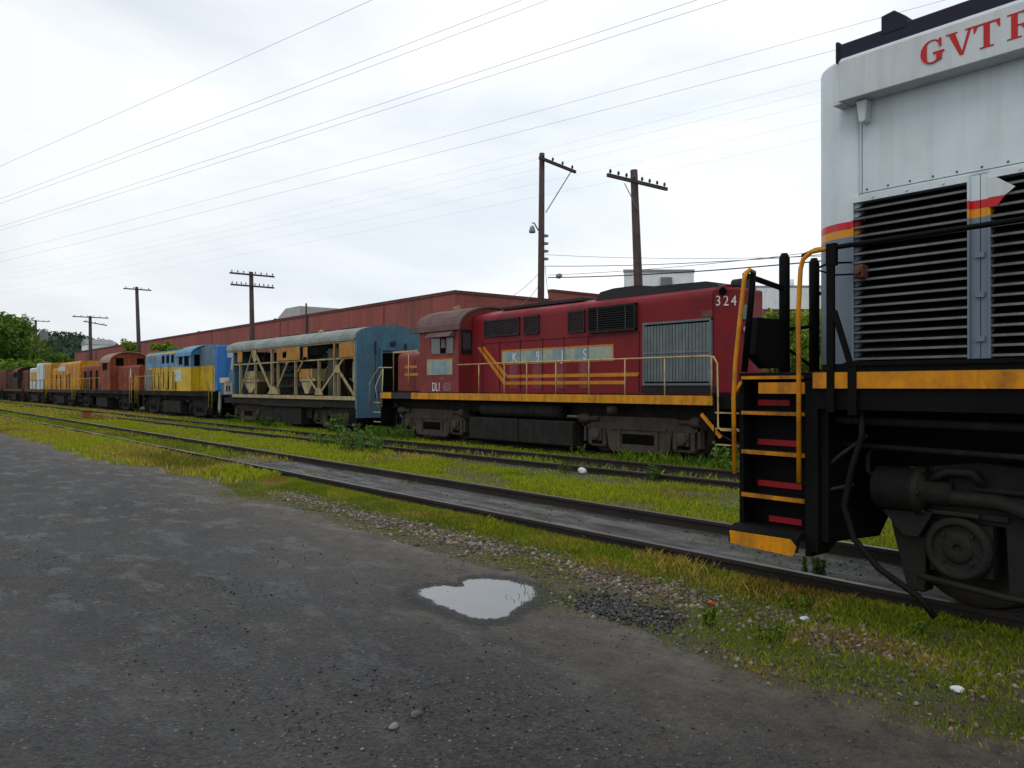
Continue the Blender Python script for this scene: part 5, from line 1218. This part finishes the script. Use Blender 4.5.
    MB().prism([(p.x, p.y), (q.x, q.y), (q.x + n.x, q.y + n.y), (p.x + n.x, p.y + n.y)], 'z', -.4, p.z - .25).build('wall', M_BRICK, t)
    MB().prism([(p.x - .1, p.y - .1), (q.x - .1, q.y - .1), (q.x + n.x, q.y + n.y), (p.x + n.x, p.y + n.y)], 'z', p.z - .249, p.z).build('roof', COP, t)
    # pale building and signs beyond the warehouse at the left
    v = WD(98, 342, 260); t = thing('pale_building', 'small pale building far beyond the end of the warehouse', 'building', (v.x, v.y, 0))
    MB().box(-4, 4, -4, 4, -.4, v.z - 1).build('wall', GW, t); MB().prism([(-4.3, v.z - .999), (0, v.z + .8), (4.3, v.z - .999)], 'y', -4.3, 4.3).build('roof', paint('grey_roof', (.25, .25, .26)), t)
build_buildings()

# ---------------------------------------------------------------- utility poles and wires
def build_poles():
    WOOD = paint('creosoted_wood', (0.085, 0.06, 0.056), .9, .4, vs=2, streak=.3, bump=.4)
    INS = paint('insulator_glass', (.05, .05, .055), .3)
    GREY = paint('galvanised', (.25, .26, .27), .5)
    out = {}
    def pole(label, base, top, r, arms, extra=None):
        """arms: (distance below top, offset to each side, tilt, insulators)"""
        t = thing('utility_pole', label, 'utility pole', base, 'utility poles')
        lean = Vector((top.x - base[0], top.y - base[1], top.z - base[2])); H = lean.length; u = lean.normalized()
        MB().tube([(0, 0, -.3), tuple(u * H * .5), tuple(u * H)], [r, r * .9, r * .72], 12).build('pole', WOOD, t)
        for dz, a, b, ty, ni in arms:
            c = u * (H - dz) + Vector((r + .05, 0, 0)); m = MB(); p, q = c + Vector((0, -a, -ty * -a)), c + Vector((0, b, -ty * b))
            m.bar(p, q, .10, .13); arm = m.build('crossarm', WOOD, t)
            for i in range(ni):
                v = p + (q - p) * ((i + .35) / (ni - .3)); s = MB(); s.cyl(v, v + Vector((0, 0, .14)), .015, 6); s.lathe([(.02, .10), (.055, .13), (.05, .2), (.03, .25), (.01, .26)], v, 'z', 8); s.build('insulator', INS, arm)
        if extra: extra(t, u, H)
        return u, H
    def P(bx, tx, ty, Y, zb=-.2):
        top = W(tx, ty, Y); b = W(bx, 387, Y); return (b.x, Y, zb), top
    b, tp = P(540, 542, 153, 24)
    def ex1(t, u, H):
        c = u * (H - .35)
        m = MB(); m.bar(c + Vector((.18, 1.75, -.1)), u * (H - 2.7) + Vector((.18, .1, 0)), .05, .03); m.build('brace', GREY, t)
        z = H - 3.6; m = MB(); m.lathe([(.02, .25), (.09, .2), (.15, 0), (.14, -.08), (.02, -.1)], (0.1, -.55, z), 'z', 14); m.tube([(0, -.1, z + .1), (.05, -.4, z + .4), (.1, -.55, z + .35)], .03); m.build('street_lamp', GREY, t)
        m = MB()
        for k in range(4): m.box(.12, .3, .05, .25, z - .2 - .35 * k, z - .1 - .35 * k)
        m.build('spool_rack', GREY, t)
    pole('weathered wooden utility pole with one sided crossarm, diagonal brace and lamp', b, tp, .17, [(.35, .35, 1.9, .12, 4)], ex1)
    b, tp = P(644, 634, 170, 24)
    def ex2(t, u, H):
        m = MB(); m.bar(u * (H - .7) + Vector((.2, -.8, 0)), u * (H - 1.7) + Vector((.17, 0, 0)), .03, .02); m.build('brace', GREY, t)
    pole('leaning dark utility pole with one long crossarm, right of the lamp pole', b, tp, .20, [(.55, 1.8, 1.7, 0, 8)], ex2)
    b, tp = P(253.5, 251, 272, 24)
    pole('dark utility pole with two crossarms, behind the gutted blue carbody', b, tp, .22, [(.25, 1.8, 1.8, 0, 8), (1.15, 1.75, 1.75, 0, 10)])
    b, tp = P(141, 136.5, 287, 24)
    pole('slightly leaning utility pole with a short crossarm, above the rusty locomotive', b, tp, .24, [(.3, 1.45, 1.45, 0, 4)])
    b, tp = P(91, 90, 316, 24)
    pole('utility pole with two crooked crossarms, above the orange locomotive', b, tp, .26, [(.2, 2.2, 2.2, 0, 6), (.9, .9, 2.0, .15, 3)])
    b, tp = P(36, 35.5, 320, 24)
    def ex3(t, u, H):
        m = MB(); m.box(.2, .5, -1.8, -.5, H - 3.6, H - 1.9); m.box(.2, .5, .5, 1.8, H - 3.6, H - 1.9); m.cyl((.3, -1.2, H - 1.9), (.3, -1.2, H - 1.5), .12); m.cyl((.3, 1.2, H - 1.9), (.3, 1.2, H - 1.5), .12); m.build('transformer', GREY, t)
    pole('distant utility pole with two pale boxes on its arms, among the trees', b, tp, .26, [(.2, 2.2, 2.2, 0, 6), (1.7, 1.9, 1.9, 0, 4)], ex3)
    WIRE = paint('wire', (.42, .44, .46), .5, .1); WIRED = paint('dark_wire', (.04, .04, .045), .6, .1)
    def wire(label, p, q, r, m, sag, group):
        pts = [Vector(p).lerp(Vector(q), i / 40) - Vector((0, 0, 4 * sag * (i / 40) * (1 - i / 40))) for i in range(41)]
        tag(MB().tube(pts, r, 6).build('overhead_wire', m), label, 'overhead wire', group)
    # high power line crossing overhead, sloping away to the left
    D0 = Vector((-.974, -.227, 0))
    for lab, x, y, D, r, m in (('topmost thin wire crossing the upper left sky alone', 370, 0, 26, .0065, WIRE),
                         ('upper wire of the left close pair crossing the sky', 520, 0, 27, .0075, WIRE), ('lower wire of the left close pair crossing the sky', 546, 0, 27, .0075, WIRE),
                         ('upper wire of the close pair crossing the middle of the sky', 695, 0, 28, .008, WIRE), ('lower wire of the close pair crossing the middle of the sky', 725, 0, 28, .008, WIRE),
                         ('single wire that passes just left of the white locomotive roof', 943, 0, 30, .0068, WIRE), ('wire running down left from the top corner of the white hood', 838, 49, 31, .0068, WIRE)):
        v = WD(x, y, D) + Vector((0, 0, 4 * 1.1 * .174 * .826)); wire(lab, v - D0 * 40, v + D0 * 190, r, m, 1.1, 'power line wires high overhead')
    for i, (x, y) in enumerate(((817, 80), (817, 91), (817, 103), (817, 121), (817, 138))):
        v = WD(x, y, 46) + Vector((0, 0, 8 * .15 * .85)); wire('faint thin wire, number %s from the top, reaching the side of the white hood' % ['one', 'two', 'three', 'four', 'five'][i], v - D0 * 30, v + D0 * 170, .004, WIRE, 2.0, 'faint wires behind the power line')
    # service wires from the lamp pole to the right
    for lab, a, b_, r, m in (('level service wire running right from the lamp pole, highest of four', (545, 254.5), (830, 256), .010, WIRE), ('second service wire down from the lamp pole', (545, 266), (830, 254), .014, WIRED),
                       ('third service wire down from the lamp pole', (548, 275), (830, 250), .012, WIRE), ('lowest thick service wire from the lamp pole with a round junction box', (548, 277.5), (830, 260), .022, WIRED)):
        wire(lab, W(*a, 24), W(*b_, 24.5) , r, m, .12, 'service wires from the lamp pole')
    for lab, a, b_ in (('drop wire slanting left from the lamp pole to the warehouse, upper', (540, 272), (512, 296)), ('drop wire slanting left from the lamp pole to the warehouse, lower', (540, 284), (520, 306)), ('drop wire hanging beside the lamp pole', (545, 266), (549, 300))):
        wire(lab, W(*a, 24), W(*b_, 28), .012, WIRE, .1, 'drop wires at the lamp pole')
    v = W(559, 276, 24.05); tag(MB().lathe([(.02, -.13), (.10, -.11), (.12, 0), (.10, .11), (.02, .13)], v, 'x', 12).build('junction_box', GREY), 'small round grey junction box hanging on the service wire', 'junction box')
    v = (-103.3, 12.9)
build_poles()

# ---------------------------------------------------------------- trees, bushes, hill, weeds
def leaves(name, clumps, per, size, pal, mat, parent=None, flat=.8):
    """leaf-sized faces spread through many small clumps; clumps: (x, y, z, radius)"""
    C = np.array(clumps); n = len(C) * per
    c = np.repeat(C, per, 0)
    d = nr.normal(0, 1, (n, 3)); d /= np.linalg.norm(d, axis=1)[:, None]
    p = c[:, :3] + d * (c[:, 3] * nr.random(n) ** .45)[:, None] * np.array([1, 1, flat])
    a = nr.normal(0, 1, (n, 3)); a /= np.linalg.norm(a, axis=1)[:, None]
    b = np.cross(a, nr.normal(0, 1, (n, 3))); b /= np.linalg.norm(b, axis=1)[:, None]
    s = (size * nr.uniform(.6, 1.4, n))[:, None]
    v = np.stack([p - a * s, p + b * s * .5, p + a * s, p - b * s * .5], 1)
    f = np.arange(n * 4).reshape(n, 4)
    tone = np.repeat(nr.integers(0, len(pal), len(C)), per); cc = np.array(pal)[tone] * nr.uniform(.6, 1.35, n)[:, None]
    o = raw_mesh(name, v.reshape(-1, 3), f, mat, np.repeat(cc[:, None], 4, 1).reshape(-1, 3))
    if parent: o.parent = parent
    return o
BARK = paint('bark', (.06, .045, .035), .9, .4, bump=.5)
PALS = {'weed': [(.09, .17, .03), (.065, .13, .025), (.12, .20, .04)], 'spring': [(.16, .25, .012), (.12, .21, .012), (.19, .27, .018), (.08, .15, .012)], 'dark': [(.05, .11, .02), (.07, .13, .02), (.04, .085, .016), (.10, .16, .025)], 'mid': [(.09, .17, .016), (.13, .22, .02), (.065, .13, .014)]}
def tree(label, x, y, h, rad, pal, n, per, size, z0=-.2, low=.25, group='trees and bushes', name='tree', cat='tree', sparse=0):
    t = thing(name, label, cat, (x, y, z0), group)
    m = MB(); m.tube([(0, 0, -.2), (.05, 0, h * .3), (-.05, .05, h * .75)], [max(.05, h * .022), h * .017, h * .006], 8)
    cl = []
    for i in range(n):
        a, e = rng.uniform(0, 6.28), rng.uniform(-.5, 1)
        rr = rad * (rng.random() ** .5) * math.sqrt(max(.1, 1 - .75 * e * e))
        zz = h * (low + (1 - low) * (.5 + .5 * e)) - .3
        cl.append((rr * math.cos(a), rr * math.sin(a), zz, rad * rng.uniform(.16, .34)))
    for c in cl[:9]: m.tube([(0, 0, h * rng.uniform(.2, .45)), (c[0] * .5, c[1] * .5, c[2] * .8), c[:3]], [h * .010, h * .006, h * .002], 6)
    m.build('trunk', BARK, t)
    leaves('crown', cl, per, size, PALS[pal], M_LEAF, t)
    return t
def build_plants():
    v = WD(6, 387, 130); tree('tall loose tree at the left edge with sky showing through its top', v.x, v.y, 14.0, 5.2, 'mid', 70, 70, .32)
    v = WD(-30, 387, 125); tree('big tree cut by the left edge of the photograph', v.x, v.y, 11.5, 6, 'mid', 60, 70, .32)
    v = WD(24, 387, 150); tree('broad dark green tree under the distant pole', v.x, v.y, 10.5, 6, 'dark', 60, 70, .36)
    v = WD(50, 387, 140); tree('bright rounded bush left of the end of the warehouse', v.x, v.y, 7.6, 4.0, 'mid', 55, 70, .30, low=.05)
    v = WD(66, 387, 150); tree('smaller green tree touching the end of the warehouse', v.x, v.y, 7.0, 3.6, 'dark', 40, 60, .30, low=.05)
    v = WD(12, 387, 118); tree('low bright thicket behind the dark locomotives', v.x, v.y, 5.6, 5.0, 'spring', 50, 60, .28, low=.02)
    v = WD(38, 387, 115); tree('low green thicket behind the white locomotive', v.x, v.y, 5.4, 4.2, 'spring', 45, 60, .28, low=.02)
    v = W(127, 387, 22); tree('bright bush showing over the rusty locomotive', v.x, v.y, 6.9, 2.0, 'spring', 40, 60, .2, low=.05, name='bush', cat='bush')
    v = W(167, 387, 22); tree('bright bush showing over the yellow locomotive', v.x, v.y, 6.15, 1.7, 'spring', 36, 60, .2, low=.05, name='bush', cat='bush')
    # greenery seen past the end of the maroon locomotive
    for i, (px, D, h, r, lab) in enumerate(((778, 42, 6.0, 2.0, 'green bush right of the end of the maroon locomotive'), (800, 46, 6.3, 2.6, 'green bush behind the black end posts'), (828, 44, 6.0, 2.5, 'green bush just behind the white hood end'), (786, 30, 1.6, 1.5, 'low bush under the taller ones past the maroon locomotive'))):
        v = WD(px, 387, D); tree(lab, v.x, v.y, h, r, 'spring' if i != 3 else 'mid', 46, 80, .14, low=.03, name='bush', cat='bush')
    # wooded hill on the horizon
    hill, nt, b, N, L = new_mat('hill_soil'); b.inputs['Base Color'].default_value = (.045, .085, .045, 1)
    m = MB(); c = WD(64, 387, 520)
    ridge = [(-260, 0), (-120, 26), (-60, 31), (-20, 36), (10, 34), (30, 28), (48, 12), (66, 0)]
    right = Vector((SS, CC, 0)); fwd = Vector((-CC, SS, 0))
    V = []
    for k, sc in ((-30, 0), (0, 1), (40, .9), (120, 0)):
        for u, z in ridge: p = c + right * u + fwd * k; V.append((p.x, p.y, -.3 + z * sc))
    n = len(ridge); m.add(V, [(j * n + i, j * n + i + 1, (j + 1) * n + i + 1, (j + 1) * n + i) for j in range(3) for i in range(n - 1)], 0, True)
    tag(m.build('hill', hill), kind='structure')
    cl = []
    for i in range(1000):
        u = rng.uniform(-150, 60); z = np.interp(u, [q[0] for q in ridge], [q[1] for q in ridge]); f = rng.random() ** .6
        p = c + right * u + fwd * (-32 + 36 * f); cl.append((p.x, p.y, z * f + 1.5, rng.uniform(2.0, 4.0)))
    o = leaves('hillside_wood', cl, 45, 1.0, [(.05, .095, .05), (.065, .115, .055), (.04, .08, .045)], M_LEAF)
    tag(o, kind='stuff')
    # weeds: stems with whorls of leaves
    def weed(label, x, y, h, n, spread, pal='mid', z=None):
        z = float(gz(y)) if z is None else z
        t = thing('weed', label, 'weed', (x, y, z), 'weeds beside the tracks')
        m = MB(); cl = []
        for i in range(n):
            a, r = rng.uniform(0, 6.28), spread * rng.random() ** .6; hh = h * rng.uniform(.6, 1); q = (r * math.cos(a), r * math.sin(a))
            m.tube([(q[0] * .6, q[1] * .6, -.02), (q[0], q[1], hh * .6), (q[0] * 1.15, q[1] * 1.15, hh)], [.008, .006, .003], 5)
            for k in range(5): cl.append((q[0] * (1 + .03 * k), q[1] * (1 + .03 * k), hh * (.3 + .15 * k), h * .09))
        m.build('stem', paint('weed_stem', (.06, .09, .02), .7), t)
        leaves('foliage', cl, 9, max(.018, h * .055), PALS[pal], M_LEAF, t)
    for px, py, Y, h, n, sp, lab, pal in ((345, 452, 10.3, .75, 22, .7, 'tall clump of green weeds between the near and middle tracks', 'weed'), (366, 455, 10.2, .6, 18, .6, 'second clump of green weeds right beside the tallest one', 'weed'),
            (322, 448, 10.6, .45, 14, .6, 'lower weed clump left of the tallest one', 'spring'), (338, 0, 14.2, .95, 12, .35, 'slender tall weeds growing against the gutted carbody', 'weed'),
            (269, 0, 14.2, .7, 12, .4, 'dark weeds under the left part of the gutted carbody', 'dark'), (407, 0, 14.2, .6, 14, .5, 'weeds under the cab of the maroon locomotive', 'mid'),
            (578, 0, 14.4, .4, 8, .25, 'small weed under the middle of the maroon locomotive', 'mid'), (732, 0, 14.4, .8, 10, .4, 'dark weeds under the right end of the maroon locomotive', 'mid'),
            (653, 0, 11.3, .42, 7, .16, 'small dark weed at the rail of the middle track', 'dark'), (565, 0, 11.0, .3, 6, .15, 'little weed left of the white bag', 'dark')):
        v = W(px, 387, Y); weed(lab, v.x, Y, h, n, sp, pal)
    weed('small leafy weed between the rails under the white locomotive steps', -3.72, 6.42, .22, 12, .09, 'weed', .03)
    for i, (px, py, h) in enumerate(((708, 625, .14), (797, 612, .16), (920, 640, .15), (770, 640, .12), (588, 545, .12))):
        Z = FPX * CAMH / (py - HY); v = WD(px, 387, Z)
        weed(['small green weed left of the steps', 'small green weed right of the litter', 'broad green weed in the verge at the right', 'low green weed in front of the litter', 'small weed at the near rail'][i], v.x, v.y, h, 6, .08, 'spring', 0.0)
build_plants()

# ---------------------------------------------------------------- litter and loose stones
def build_litter():
    PLA = paint('white_plastic', (.62, .66, .68), .35, .15, vs=8)
    def crumple(name, label, cat, v, sx, sy, sz, m, seed, group=None):
        bm = bmesh.new(); bmesh.ops.create_icosphere(bm, subdivisions=3, radius=1)
        r = random.Random(seed); off = [Vector((r.uniform(-1, 1), r.uniform(-1, 1), r.uniform(-1, 1))).normalized() for _ in range(26)]; am = [r.uniform(-.4, .3) for _ in range(26)]
        for w in bm.verts:
            d = w.co.normalized(); k = 1 + sum(a * max(0, d.dot(o) - .55) for a, o in zip(am, off)) * 1.2
            w.co = Vector((d.x * sx, d.y * sy, d.z * sz)) * k
            if w.co.z < -sz * .5: w.co.z = -sz * .5
        me = bpy.data.meshes.new(name); bm.to_mesh(me); bm.free(); me.materials.append(m)
        o = bpy.data.objects.new(name, me); col.objects.link(o); o.location = (v[0], v[1], v[2] + sz * .5); o.rotation_euler = (0, 0, r.uniform(0, 6))
        return tag(o, label, cat, group)
    def g(px, py, z=0.0):
        Z = FPX * (CAMH - z) / (py - HY); p = WD(px, 387, Z); return (p.x, p.y, z)
    crumple('plastic_bag', 'crumpled white plastic bag lying beside the middle track', 'plastic bag', g(583, 473, -.02), .13, .10, .075, PLA, 3)
    crumple('paper_scrap', 'crumpled pale paper scrap in the grass at the lower right', 'litter', g(957, 691, .01), .042, .03, .022, PLA, 5)
    crumple('paper_scrap', 'white paper scrap with a dark end in the grass below the white locomotive', 'litter', g(804, 620, .01), .05, .03, .02, PLA, 8)
    crumple('paper_scrap', 'tiny white scrap in the grass beside the near rail', 'litter', g(319, 485, .01), .05, .035, .03, PLA, 9)
    crumple('bottle_cap', 'small orange red plastic scrap in the verge grass', 'litter', g(711, 604, .02), .035, .025, .02, paint('orange_plastic', (.6, .07, .02), .4), 12)
    tag(MB().tube([g(822, 619, .02), g(845, 622, .015), g(858, 624, .012)], [.02, .016, .006], 7).build('stick', BARK), 'dark stick lying in the grass right of the white scrap', 'stick')
    RK = paint('pale_stone', (.26, .245, .22), .9, .4, vs=9, bump=.5)
    crumple('stone', 'pale stone on the asphalt, the left of the two at the bottom', 'stone', g(394, 727, .005), .033, .022, .016, RK, 21, 'loose stones on the lot')
    crumple('stone', 'brownish stone on the asphalt, the right of the two at the bottom', 'stone', g(416, 716, .005), .028, .024, .02, paint('brown_stone', (.15, .13, .11), .9, .4, vs=9, bump=.5), 22, 'loose stones on the lot')
    crumple('stone', 'small pale stone beside the gravel above the puddle', 'stone', g(472, 545, .005), .045, .03, .025, RK, 23, 'loose stones on the lot')
    b = W(86, 411, 9.4)
    t = thing('relay_box', 'small rusty orange box standing in the grass between the tracks', 'box', (b.x, b.y, -.02))
    MB().box(-.3, .3, -.2, .2, -.05, .42).build('case', paint('rusty_orange', (.32, .09, .03), .7, .4, patch=.4), t, bev=.02); MB().box(-.34, .34, -.24, .24, .421, .46).build('lid', RUST, t)
build_litter()
